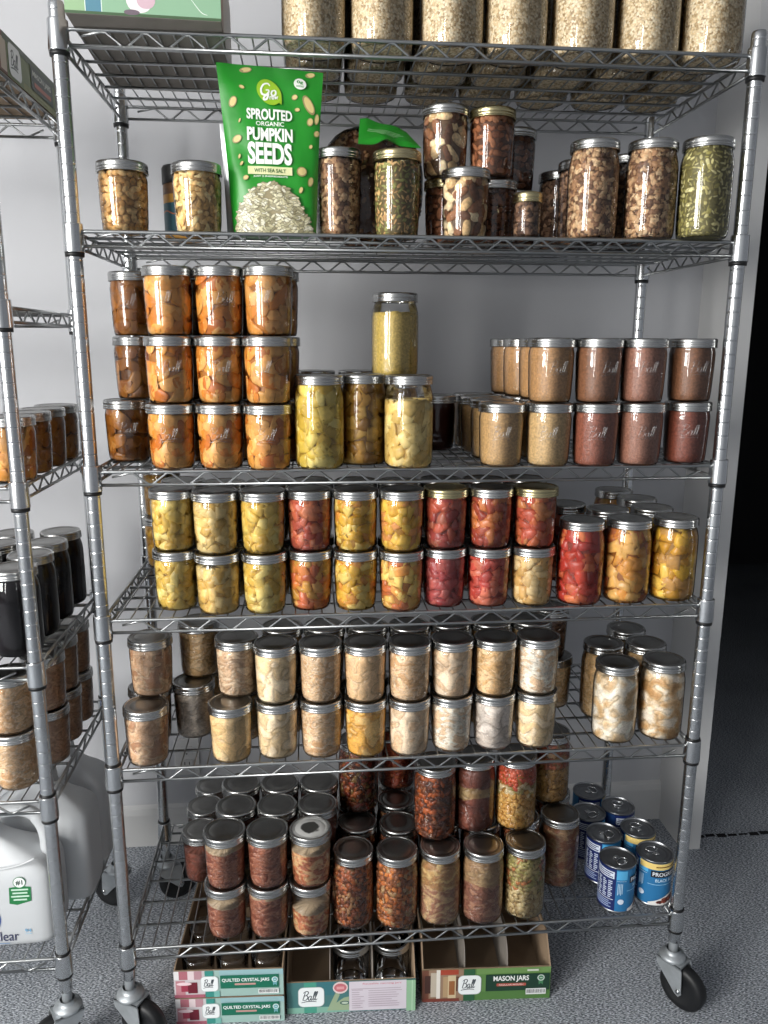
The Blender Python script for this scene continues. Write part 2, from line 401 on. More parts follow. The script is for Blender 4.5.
def caster(root, x, y, ang):
    # swivel caster: stem and top plate, fork cheeks, wheel
    mb = MB()
    mb.lathe([(.0100, .118), (.0100, .190)], 18)
    mb.lathe([(.011, .104), (.026, .106), (.0280, .112), (.026, .117), (.018, .119), (.0145, .124), (.0145, .130)], 28, capb=True)
    for s in (-1, 1):
        poly = [(-.027, .108), (.030, .108), (.034, .100), (.037, .046), (.031, .038), (.022, .042), (-.024, .092)]
        mb.prism(poly, lambda p: (p[0], s*.0195, p[1]), lambda p: (p[0], s*.0220, p[1]))
    mb.box(-.027, -.0220, .1035, .031, .0220, .108)
    ob = mb.build('caster', FORK, root, (x, y, 0), (0, 0, ang), recalc=True)
    w = MB()
    w.lathe([(.006, -.0150), (.026, -.0125), (.031, -.0150), (.044, -.0150), (.0500, -.0095), (.0510, 0), (.0500, .0095), (.044, .0150), (.031, .0150), (.026, .0125), (.006, .0150)], 44, axis='y')
    w.build('wheel', RUBBER, ob, (.030, 0, .0512))
    b = MB(); b.lathe([(.0, -.0257), (.0048, -.0257), (.0054, -.0227), (.0054, .0227), (.0048, .0257), (.0, .0257)], 14, axis='y'); b.build('axle_bolt', CHROME, ob, (.030, 0, .0512))
    return ob
def rack(name, label, x0, x1, y0, y1, levels, top, angs):
    W, D = x1-x0, y1-y0
    r = empty(name, (x0, y0, 0), 0, label, 'shelf rack')
    pm = post_mesh(top-.15)
    for x in (0, W):
        for y in (0, D): put('post', pm, r, (x, y, .15))
    sm = shelf_mesh(W, D)
    for i, z in enumerate(levels):
        s = put('wire_shelf', sm, r, (0, 0, z))
        for x in (0, W):
            for y in (0, D): put('collar', CM[z < .7], s, (x, y, 0))
    for (x, y), a in zip(((0, 0), (W, 0), (0, D), (W, D)), angs): caster(r, x, y, a)
    return r
RX0, RX1, RY1 = -.5875, .5875, .426
ZS = [1.93, 1.622, 1.212, .931, .624, .219]
rack('wire_shelving_rack', 'tall chrome wire rack with six shelves of canning jars in the middle', RX0, RX1, 0, RY1, ZS, 1.967, (-.45, -.95, .5, -2.2))
LZ = [1.885, 1.497, 1.188, .852, .578, .226]
rack('wire_shelving_rack', 'neighbouring chrome wire rack holding juice jars and white detergent jugs', -1.63, -.708, -.02, .41, LZ, 1.93, (-2.6, -2.6, .9, 2.6))

# ------------------------------------------------------------------ jars
def jar_profiles(t, sz):
    """glass outline, lid radius, height, and the inner radius as a function of z"""
    if t == 'P':
        h = .1172*sz; p = [(.030, .0035), (.034, .0008), (.0368, .0012), (.0385, .006), (.0398, .020), (.0412, .058), (.0419, .083), (.0420, .089), (.0412, .0935), (.0402, .0965), (.0402, .114)]; lr = .0437
    elif t == 'T':
        h = .157*sz; p = [(.030, .0035), (.034, .0008), (.0368, .0012), (.0385, .006), (.0400, .025), (.0414, .085), (.0420, .122), (.0420, .128), (.0412, .1335), (.0402, .137), (.0402, .154)]; lr = .0437
    elif t == 'Q':
        h = .168*sz; p = [(.034, .0045), (.038, .0010), (.0415, .0014), (.0440, .006), (.0454, .016), (.0458, .055), (.0458, .105), (.0455, .122), (.0445, .132), (.0424, .141), (.0406, .147), (.0402, .149), (.0402, .165)]; lr = .0437
    elif t == 'S':
        h = .077*sz; p = [(.018, .003), (.021, .0008), (.0236, .0014), (.0250, .006), (.0254, .030), (.0254, .050), (.0245, .056), (.0232, .061), (.0232, .074)]; lr = .0262
    else:
        h = .25*sz; p = [(.040, .006), (.046, .0012), (.050, .0016), (.0535, .008), (.0555, .022), (.0555, .180), (.0545, .198), (.0500, .214), (.0430, .225), (.0402, .230), (.0402, .247)]; lr = .0437
    p = [(r, z*sz) for r, z in p]
    return p, lr, h
_gm = {}; _lm = {}
def glass_mesh(t, sz):
    k = (t, sz)
    if k not in _gm:
        p, lr, h = jar_profiles(t, sz)
        mb = MB(); mb.lathe([(.001, .0030*sz)]+p, 40, capb=False)
        _gm[k] = mb.mesh('glass_body', GLASS)
    return _gm[k]
def lid_meshes(t, sz, kind):
    k = (t, sz, kind)
    if k not in _lm:
        p, lr, h = jar_profiles(t, sz); s = lr/.0437
        b = MB()
        b.lathe([(lr-.0022, h-.0172), (lr+.0004, h-.0170), (lr+.0006, h-.0150), (lr-.0006, h-.0140), (lr+.0004, h-.0120), (lr+.0004, h-.0106), (lr-.0008, h-.0094), (lr+.0002, h-.0074), (lr+.0001, h-.0030), (lr-.0009, h-.0009), (lr-.0022, h), (lr-.0044*s, h-.0001), (lr-.0052*s, h-.0012)], 44)
        bm = b.mesh('band', BANDG if kind == 'g' else BANDS)
        l = MB(); r0 = lr-.0050*s
        l.lathe([(r0, h-.0016), (r0*.93, h-.0010), (r0*.86, h-.0010), (r0*.83, h-.0016), (r0*.80, h-.0016), (r0*.77, h-.0009), (r0*.40, h-.0009), (r0*.02, h-.0009)], 40)
        _lm[k] = (bm, l.mesh('lid', {'s': LIDS, 'g': LIDG, 'w': LIDW}[kind]))
    return _lm[k]

# ---- what is in the jars: every kind is a shape, its colours (0-255) and the colour of the mass behind the pieces
def muted(c, s=.86):
    g = .3*c[0]+.59*c[1]+.11*c[2]; return tuple(g+(v-g)*s for v in c)
def K(shape, cols, core, **k):
    if shape in ('chunk', 'bigchunk', 'wedge', 'slice', 'dice', 'smooth'): cols = [muted(c, 1.0 if shape == 'slice' else .93) for c in cols]
    if shape in ('crumb', 'nut', 'cashew', 'brazil', 'almond', 'seed'): cols = [tuple(min(246, v*1.07+4) for v in c) for c in cols]
    return dict(shape=shape, cols=cols, core=core, **k)
PAL = {
 'peanut': K('nut', [(214,176,118),(200,158,98),(222,190,136),(188,146,90)], (130,96,56)),
 'cashew': K('cashew', [(226,196,140),(214,180,120),(234,208,158),(204,168,108)], (140,104,60)),
 'walnut': K('crumb', [(190,158,122),(160,124,92),(130,98,74),(206,178,142),(108,80,62),(174,140,106)], (64,44,32)),
 'walnut2': K('crumb', [(118,90,70),(88,64,50),(140,110,86),(70,50,40)], (40,28,22)),
 'mixseed': K('seed', [(190,150,100),(150,150,90),(206,172,118),(128,128,72)], (80,66,40)),
 'brazil': K('brazil', [(220,194,152),(204,174,128),(140,98,70),(230,208,172),(104,70,50)], (56,36,26)),
 'almond': K('almond', [(152,100,68),(136,86,56),(166,114,80),(124,76,50)], (70,42,28)),
 'pecan': K('nut', [(104,64,44),(84,50,34),(122,80,56)], (44,26,18)),
 'pepita': K('seed', [(170,160,104),(148,140,82),(188,180,126),(128,118,70),(204,196,146)], (92,86,50)),
 'peach': K('slice', [(218,154,70),(206,132,50),(226,172,98),(194,114,42),(216,162,86)], (168,104,40)),
 'peachlt': K('slice', [(214,160,92),(202,140,66),(222,178,118),(196,126,52)], (140,78,28)),
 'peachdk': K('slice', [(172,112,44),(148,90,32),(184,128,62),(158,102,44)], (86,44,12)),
 'yelchunk': K('wedge', [(224,198,98),(212,182,74),(232,212,126),(204,170,62)], (150,112,30)),
 'amber': K('wedge', [(176,130,46),(152,106,32),(194,152,66)], (84,52,14)),
 'yelpale': K('wedge', [(226,196,116),(212,178,96),(232,208,136)], (186,146,66)),
 'yelsoft': K('smooth', [(196,170,90),(180,150,70)], (180,150,70)),
 'darkred': K('smooth', [(58,18,12)], (50,14,10)),
 'saucetan': K('smooth', [(188,152,102)], 0), 'saucetan2': K('smooth', [(198,166,116)], 0), 'saucetan3': K('smooth', [(180,138,92)], 0),
 'saucered': K('smooth', [(146,86,66)], 0), 'saucepink': K('smooth', [(156,108,88)], 0), 'saucebrick': K('smooth', [(134,72,54)], 0), 'saucebrown': K('smooth', [(136,92,64)], 0),
 'pine': K('chunk', [(224,194,100),(214,178,80),(230,208,126),(206,168,70)], (160,118,38)),
 'pinelt': K('chunk', [(224,192,118),(208,170,88),(230,204,140)], (176,136,62)),
 'pinedk': K('chunk', [(172,132,52),(150,108,36)], (90,58,16)),
 'mixor': K('chunk', [(212,130,62),(220,168,92),(198,104,60),(206,152,64)], (140,70,28)),
 'mixrust': K('chunk', [(192,98,68),(176,82,62),(206,124,84)], (112,44,28)),
 'mixyel': K('chunk', [(222,176,64),(212,146,60),(226,196,104),(206,160,50)], (150,96,26)),
 'mixyel2': K('chunk', [(232,192,80),(216,166,62),(220,152,84)], (160,108,30)),
 'mixpeach': K('chunk', [(222,156,72),(226,180,92),(202,114,62),(238,206,114)], (156,84,32)),
 'mixpink': K('chunk', [(178,80,76),(190,96,88),(166,66,66)], (112,36,36)),
 'mixred': K('chunk', [(200,84,68),(212,116,88),(188,70,58)], (126,40,30)),
 'mixdkred': K('chunk', [(160,66,58),(184,86,62),(172,96,72)], (84,24,22)),
 'mixdkor': K('chunk', [(172,80,54),(196,116,62),(158,66,48)], (88,32,20)),
 'mixor2': K('chunk', [(200,104,62),(186,84,58),(210,134,78)], (108,44,22)),
 'palechunk': K('chunk', [(224,188,126),(210,168,100),(230,202,148)], (160,112,56)),
 'mixred2': K('bigchunk', [(196,72,52),(206,100,62),(222,126,76),(180,58,46)], (118,34,20)),
 'mixor3': K('bigchunk', [(212,150,68),(198,126,58),(222,174,96),(186,106,60)], (130,74,26)),
 'mixyel3': K('bigchunk', [(228,182,58),(232,192,86),(214,158,52),(198,150,80)], (146,98,24)),
 'chick': K('shred', [(235,205,168),(220,183,139),(243,220,191),(207,168,125)], (201,162,120)),
 'chicklt': K('lump', [(241,218,177),(228,200,155),(250,231,200)], (201,168,123)),
 'chickor': K('lump', [(241,192,100),(228,170,77),(248,211,139)], (190,127,54)),
 'chicksm': K('lump', [(239,207,166),(228,194,150)], (212,172,127)),
 'chickpink': K('lump', [(232,206,174),(220,188,152),(240,220,194)], (200,164,128)),
 'chickwhite': K('shred', [(243,228,209),(250,246,234),(226,198,166)], (207,177,141)),
 'chickgrey': K('lump', [(218,207,196),(199,185,173),(233,222,212)], (165,151,139)),
 'chicktan': K('shred', [(226,190,139),(212,170,116),(237,207,164)], (180,136,91)),
 'chickpink2': K('lump', [(216,182,150),(198,160,126),(228,200,168),(180,138,106)], (160,120,90)),
 'chickgrey2': K('shred', [(197,183,168),(178,164,148),(212,198,182)], (148,133,118)),
 'chickyel': K('lump', [(239,211,164),(226,194,141)], (195,159,111)),
 'chickpink3': K('shred', [(212,182,150),(194,158,124),(226,202,172)], (160,124,96)),
 'chickdim': K('shred', [(201,162,127),(182,140,107)], (137,101,75)),
 'chickchunk': K('lump', [(206,174,130),(216,186,146),(228,204,168),(236,220,194),(244,236,222)], (206,184,150)),
 'chickchunk2': K('lump', [(194,152,102),(208,168,118),(222,190,146),(232,208,172),(242,230,212)], (206,184,150)),
 'beefstew': K('dice', [(120,84,60),(140,100,70)], (70,46,32)),
 'beef': K('shred', [(168,109,84),(145,88,68),(190,134,108),(129,74,56)], (116,67,51), cap=(196,172,142)),
 'beefor': K('shred', [(183,113,77),(163,92,63),(203,134,94),(212,174,129)], (125,67,44), cap=(196,172,142)),
 'beefdk': K('shred', [(143,83,66),(120,67,51)], (85,46,35)),
 'stewdk': K('dice', [(166,88,54),(126,70,50),(196,108,56),(98,56,42),(176,134,92)], (66,38,26)),
 'stewor': K('dice', [(204,108,50),(214,130,62),(154,94,62),(128,78,54),(182,152,108)], (84,46,28)),
 'stewtan': K('shred', [(166,122,98),(144,100,80),(186,148,118),(196,166,126)], (96,60,46), bands=[(.62, [(206,180,130),(188,156,106),(168,128,88)])]),
 'stewmeat': K('shred', [(150,104,86),(132,86,70),(170,128,104)], (84,50,40), bands=[(.66, [(186,158,120),(164,132,98)])]),
 'soupgreen': K('dice', [(196,174,126),(182,158,110),(206,188,142),(160,130,84)], (120,94,56), bands=[(.5, [(164,158,98),(190,176,124),(178,96,56),(146,140,84),(186,168,120)])]),
 'souptan': K('shred', [(160,124,88),(176,144,108),(140,92,66)], (90,64,42)),
 'soupdk': K('dice', [(140,52,40),(84,44,36),(170,92,50),(112,92,50),(60,32,26)], (46,22,18)),
 'soupor': K('dice', [(176,78,48),(160,66,44),(190,104,60)], (92,36,22)),
 'soupcar': K('dice', [(196,100,46),(96,56,42),(76,44,36),(178,86,44),(130,84,56)], (56,30,22)),
 'layer': K('lump', [(112,62,50),(98,52,42),(126,74,60)], (70,36,28), bands=[(.55, [(176,152,112),(160,130,90)]), (.74, [(120,70,56)])]),
 'soupyel': K('dice', [(206,158,82),(214,172,98),(194,142,68)], (150,100,44), bands=[(.58, [(216,196,160),(150,140,80),(200,180,140)]), (.74, [(178,78,54),(196,96,66)])]),
 'soupyel2': K('dice', [(190,148,86),(176,132,70)], (120,82,40), bands=[(.6, [(160,78,56),(180,100,70),(176,150,110)])]),
 'juice': K('smooth', [(16,8,14)], 0),
}
SHP = { # half sizes, exponent (negative: rounded box), bend, cover, segments, material, jitter
 'chunk': ((.0125,.0105,.0085), -.16, 0, 2.3, (3,0), FOOD, .5), 'bigchunk': ((.0150,.0125,.0100), -.2, 0, 2.3, (3,0), FOOD, .5),
 'wedge': ((.0150,.0115,.0070), -.2, .1, 2.4, (3,0), FOOD, .45), 'slice': ((.0270,.0125,.0060), .75, .26, 2.9, (6,12), FOOD, .25),
 'dice': ((.0066,.0050,.0038), -.10, 0, 2.1, (2,0), FOOD, .9), 'crumb': ((.0056,.0042,.0034), -.15, .2, 2.3, (2,0), NUTS, .7),
 'seed': ((.0062,.0042,.0015), .9, 0, 2.2, (4,7), NUTS, .2), 'nut': ((.0088,.0056,.0050), .95, 0, 2.2, (5,8), NUTS, .2),
 'cashew': ((.0125,.0048,.0046), .95, .55, 2.2, (5,9), NUTS, .15), 'almond': ((.0110,.0064,.0040), 1.0, 0, 2.2, (5,8), NUTS, .15),
 'brazil': ((.0170,.0084,.0080), .75, .12, 2.0, (6,8), NUTS, .25)}
def superell(nl, no, e):
    vs = []
    for i in range(nl+1):
        a = -PI/2+PI*i/nl
        for k in range(no):
            b = 2*PI*k/no
            ca, sa, cb, sb = math.cos(a), math.sin(a), math.cos(b), math.sin(b)
            pw = lambda v: math.copysign(abs(v)**e, v)
            vs.append((pw(sa), pw(ca)*pw(cb), pw(ca)*pw(sb)))
    fs = []
    for i in range(nl):
        for k in range(no): fs.append((i*no+k, i*no+(k+1) % no, (i+1)*no+(k+1) % no, (i+1)*no+k))
    return np.array(vs), fs
def rbox(k=.22, s=3):
    """a cube with s cells along an edge, rounded by k"""
    idx = {}; vs = []; fs = []
    def vid(p):
        if p not in idx:
            q = np.array(p)/s*2-1; r = q/np.linalg.norm(q); m = np.maximum(np.abs(q), 0).max(); idx[p] = len(vs); vs.append(q*(1-k)+r*k*1.05)
        return idx[p]
    for ax in range(3):
        for side in (0, s):
            for i in range(s):
                for j in range(s):
                    c = [(i, j), (i+1, j), (i+1, j+1), (i, j+1)]
                    q = []
                    for a, b in c:
                        v = [0, 0, 0]; v[ax] = side; v[(ax+1) % 3] = a; v[(ax+2) % 3] = b; q.append(vid(tuple(v)))
                    fs.append(tuple(q if side else reversed(q)))
    return np.array(vs), fs
def rand_rot(rng, flat=False):
    q = rng.normal(size=4); q /= np.linalg.norm(q); w, x, y, z = q
    return np.array([[1-2*(y*y+z*z), 2*(x*y-z*w), 2*(x*z+y*w)], [2*(x*y+z*w), 1-2*(x*x+z*z), 2*(y*z-x*w)], [2*(x*z-y*w), 2*(y*z+x*w), 1-2*(x*x+y*y)]])
_cm = {}
def contents_mesh(kind, t, sz, fill, var):
    key = (kind, t, sz, fill, var)
    if key in _cm: return _cm[key]
    rng = np.random.default_rng(abs(hash((kind, t, var))) % 9999 if False else sum(map(ord, kind+t))*7+var*131)
    prof, lr, h = jar_profiles(t, sz)
    pr = [(0, prof[0][1])]+prof
    rs = np.array([p[0] for p in pr]); zs = np.array([p[1] for p in pr])
    o = np.argsort(zs, kind='stable')
    body = [(r, z) for r, z in prof if z >= .0008]
    bz = np.array([p[1] for p in body[2:]]); br = np.array([p[0] for p in body[2:]])
    Rin = lambda z: np.interp(z, bz, br)-.0011
    z0 = .0020*sz; z1 = z0+(h-.006-z0)*fill
    if kind == 'oats':
        mb = MB(); zz = [z0, z0+.002, z0+.006]+[z0+.012+(z1-z0-.012)*i/10 for i in range(11)]
        mb.lathe([(.036, z0)]+[(float(Rin(z))-(.004 if i == 0 else 0), z) for i, z in enumerate(zz) if i]+[(.02, z1+.004), (.001, z1+.003)], 36, capb=True)
        me = mb.mesh('contents', OATS); _cm[key] = me; return me
    P = PAL[kind]; V = []; F = []; C = []
    def put_mesh(v, f, c):
        b = sum(len(x) for x in V); V.append(v); F.extend(tuple(b+i for i in q) for q in f); C.append(np.tile(np.array([*c, 1.0]), (len(v), 1)))
    if P['shape'] in ('lump', 'shred'):
        n, m = 120, 76; ring = []; cl = []; sd = Vector((rng.random()*9, rng.random()*9, rng.random()*9)); fine = P['shape'] == 'shred'
        cols = [np.array(L3(c)) for c in P['cols']]; bands = P.get('bands', [])
        fq = 62 if fine else 38; cap = P.get('cap')
        st = Vector((1, 1, 1.9)) if fine else Vector((1, 1, 1.25))
        zz = [z0]+[z0+.0016+(z1-z0-.0016)*i/(m-2) for i in range(m-1)]
        for j, z in enumerate(zz):
            Rz = float(Rin(z))-(.0045 if j == 0 else .0015 if j == 1 else 0); zf = (z-z0)/(z1-z0)
            for k in range(n):
                a = 2*PI*k/n; q = Vector((Rz*math.cos(a), Rz*math.sin(a), z))
                w = Vector((noise.noise(q*40+sd), noise.noise(q*40-sd), noise.noise(q*40+sd*2)))*.012
                u = Vector(((q.x+w.x)*st.x, (q.y+w.y)*st.y, (q.z+w.z)*st.z))
                n1 = noise.noise(u*fq+sd); n2 = noise.noise(u*fq*1.9-sd); lo = noise.noise(q*28+sd*3); hi = noise.noise(u*fq*3.1)
                cr = math.exp(-(n1/.055)**2)*.8+math.exp(-(n2/.06)**2)*(.5 if fine else .35)
                r = Rz-min(.0042, 0.0034*cr+.0010*max(0, -lo)+.0004*(1+hi)*.5)
                zt = z+(.004*noise.noise(q*60+sd*5) if zf > .9 else 0)*(zf-.9)*10
                ring.append((r*math.cos(a), r*math.sin(a), zt))
                cs = cols
                for lim, alt in bands:
                    if zf > lim+lo*.08: cs = [np.array(L3(c)) for c in alt]
                t = min(.999, max(0, .5+1.1*n1+.5*lo+.3*hi))*len(cs); i0 = int(t); i1 = min(i0+1, len(cs)-1); c = cs[i0]*(1-(t-i0))+cs[i1]*(t-i0)
                c = c*(1-.44*min(1, cr))*(1+.22*lo+.16*n2)  # shading of the creases is multiplied into the vertex colour
                if cap and zf > .965+lo*.06: c = np.array(L3(cap))*(.85+.3*n1)
                cl.append(c)
        ring += [(0, 0, z0), (0, 0, z1+.001)]; cl += [cl[0], cl[-1]]
        f = [(j*n+k, j*n+(k+1) % n, (j+1)*n+(k+1) % n, (j+1)*n+k) for j in range(m-1) for k in range(n)]
        f += [((k+1) % n, k, len(ring)-2) for k in range(n)]+[((m-1)*n+k, (m-1)*n+(k+1) % n, len(ring)-1) for k in range(n)]
        V.append(np.array(ring)); F.extend(f); cc = np.ones((len(ring), 4)); cc[:, :3] = np.clip(np.array(cl), 0, 1); C.append(cc); mat = MEAT
    elif P['shape'] == 'smooth':
        n = 36; ring = []; zz = np.concatenate([[z0], np.linspace(z0+.003, z1, 14)]); c = L3(P['cols'][0])
        for j, z in enumerate(zz):
            r = float(Rin(z))-(.005 if j == 0 else 0)
            ring += [(r*math.cos(2*PI*k/n), r*math.sin(2*PI*k/n), z+(rng.normal()*.0012 if j == len(zz)-1 else 0)) for k in range(n)]
        ring += [(0, 0, z0), (0, 0, z1+.001)]
        f = [(j*n+k, j*n+(k+1) % n, (j+1)*n+(k+1) % n, (j+1)*n+k) for j in range(len(zz)-1) for k in range(n)]
        f += [((k+1) % n, k, len(ring)-2) for k in range(n)]+[((len(zz)-1)*n+k, (len(zz)-1)*n+(k+1) % n, len(ring)-1) for k in range(n)]
        put_mesh(np.array(ring), f, c); mat = SAUCE if kind not in ('juice', 'darkred') else JUICE
    else:
        half, e, bend, cover, seg, mat, jit = SHP[P['shape']]
        tv, tf = superell(seg[0], seg[1], e) if e > 0 else rbox(-e, seg[0])
        half = np.array(half)
        # the mass behind the pieces
        n = 28; ins = min(.0052, half[2]*.75); core = tuple(.45*a+.40*b for a, b in zip(P['core'], np.mean(P['cols'], axis=0))); zt = z1-half[2]*1.1
        zz = [z0+.0012, z0+.004]+list(np.linspace(z0+.010, zt, 8)); ring = []
        for j, z in enumerate(zz):
            r = float(Rin(z))-ins-(.004 if j == 0 else 0)
            ring += [(r*math.cos(2*PI*k/n), r*math.sin(2*PI*k/n), z) for k in range(n)]
        ring += [(0, 0, zz[0]), (0, 0, zt)]
        f = [(j*n+k, j*n+(k+1) % n, (j+1)*n+(k+1) % n, (j+1)*n+k) for j in range(len(zz)-1) for k in range(n)]
        f += [((k+1) % n, k, len(ring)-2) for k in range(n)]+[((len(zz)-1)*n+k, (len(zz)-1)*n+(k+1) % n, len(ring)-1) for k in range(n)]
        put_mesh(np.array(ring), f, L3(core))
        bands = P.get('bands', [])
        def colour(zf):
            cs = P['cols']
            for lim, alt in bands:
                if zf > lim+rng.normal()*.03: cs = alt
            a = np.array(L3(cs[rng.integers(len(cs))]))
            if P['shape'] == 'dice': a = a*.74+.26*np.mean([L3(q) for q in cs], axis=0)
            return a*(.86+.28*rng.random())
        pitch = math.sqrt(half[0]*half[1]*4/cover*1.55)
        spots = []
        rows = max(2, round((z1-z0)/pitch))
        for i in range(rows):
            z = z0+(z1-z0)*(i+.5)/rows
            R = float(Rin(z)); m = max(5, round(2*PI*R/pitch)); off = rng.random()
            for k in range(m):
                spots.append((2*PI*(k+off+(i % 2)*.5+rng.normal()*.16)/m, z+rng.normal()*pitch*.16, None))
        rr = pitch*.5
        while rr < float(Rin(z1)):          # the top layer
            m = max(3, round(2*PI*rr/pitch))
            for k in range(m): spots.append((2*PI*(k+rng.random())/m, z1-half[2]*.9, rr))
            rr += pitch
        for a, z, r0 in spots:
            v = tv*half*(1-jit/2+jit*rng.random(3))
            if e < 0:        # cut pieces: shear and taper the box
                v = v*(1+.55*(rng.random()-.5)*tv[:, [1, 2, 0]]+.4*(rng.random()-.5)*tv[:, [2, 0, 1]]); v[:, 0] += v[:, 1]*rng.normal()*.35
            if bend:
                v = v.copy(); q = v[:, 0]/half[0]; v[:, 1] += bend*half[0]*(q*q-.5); v[:, 0] *= (1-.18*bend*q*q)
            if jit > .2: v = v*(1+rng.normal(size=(len(v), 1))*.03)
            if P['shape'] in ('slice', 'wedge'):
                # mostly lying against the glass
                th = rng.normal()*(.5 if P['shape'] == 'slice' else 1.0); w = rng.normal()*.35
                B = np.array([[0, 0, 1.], [math.cos(th), math.sin(th), 0], [-math.sin(th), math.cos(th), 0]])
                x = v[:, 0]; y = v[:, 1]; zc = v[:, 2]
                tx = x*math.cos(th)-y*math.sin(th); tz = x*math.sin(th)+y*math.cos(th); rad = zc*math.cos(w)+tx*math.sin(w)*.5
                v = np.stack([rad, tx, tz], 1)
            else: v = v @ rand_rot(rng).T
            hs = np.abs(v[:, 0]).max()
            R = float(Rin(z))-hs*.55 if r0 is None else r0
            ca, sa = math.cos(a), math.sin(a)
            p = np.stack([(R+v[:, 0])*ca-v[:, 1]*sa, (R+v[:, 0])*sa+v[:, 1]*ca, z+v[:, 2]], 1)
            p[:, 2] = np.clip(p[:, 2], z0+.0006, z1+.004)
            rad = np.hypot(p[:, 0], p[:, 1]); lim = Rin(p[:, 2])-.0003*rng.random()
            low = p[:, 2] < z0+.004; lim = np.where(low, lim-.003, lim)
            s = np.minimum(1, lim/np.maximum(rad, 1e-6)); p[:, 0] *= s; p[:, 1] *= s
            c = colour((z-z0)/(z1-z0))
            if P.get('cap') and (z-z0)/(z1-z0) > .93: c = np.array(L3(P['cap']))*(.8+.3*rng.random())
            put_mesh(p, tf, c)
    v = np.concatenate(V); c = np.concatenate(C)
    me = bpy.data.meshes.new('contents'); me.from_pydata(v.tolist(), [], F)
    at = me.color_attributes.new('Col', 'FLOAT_COLOR', 'POINT'); at.data.foreach_set('color', c.astype(np.float32).ravel())
    me.polygons.foreach_set('use_smooth', [True]*len(me.polygons)); me.materials.append(mat); me.update()
    _cm[key] = me; return me
_em = {}
def emboss_mesh(t):
    if t not in _em:
        prof, lr, h = jar_profiles(t, 1); mb = MB(); zr = np.array([p[1] for p in prof[2:]]); rr = np.array([p[0] for p in prof[2:]])
        H = .020; z0 = .055 if t == 'P' else .075
        for st in italic(SCRIPT_BALL):
            pts = []
            for x, y in catmull(st, 4):
                z = z0+y*H; a = (x-.75)*H/.042; r = float(np.interp(z, zr, rr))+.0002
                pts.append((r*math.sin(a), -r*math.cos(a), z))
            mb.tube(pts, .0008, 5)
        _em[t] = mb.mesh('embossed_script', EMBOSS)
    return _em[t]

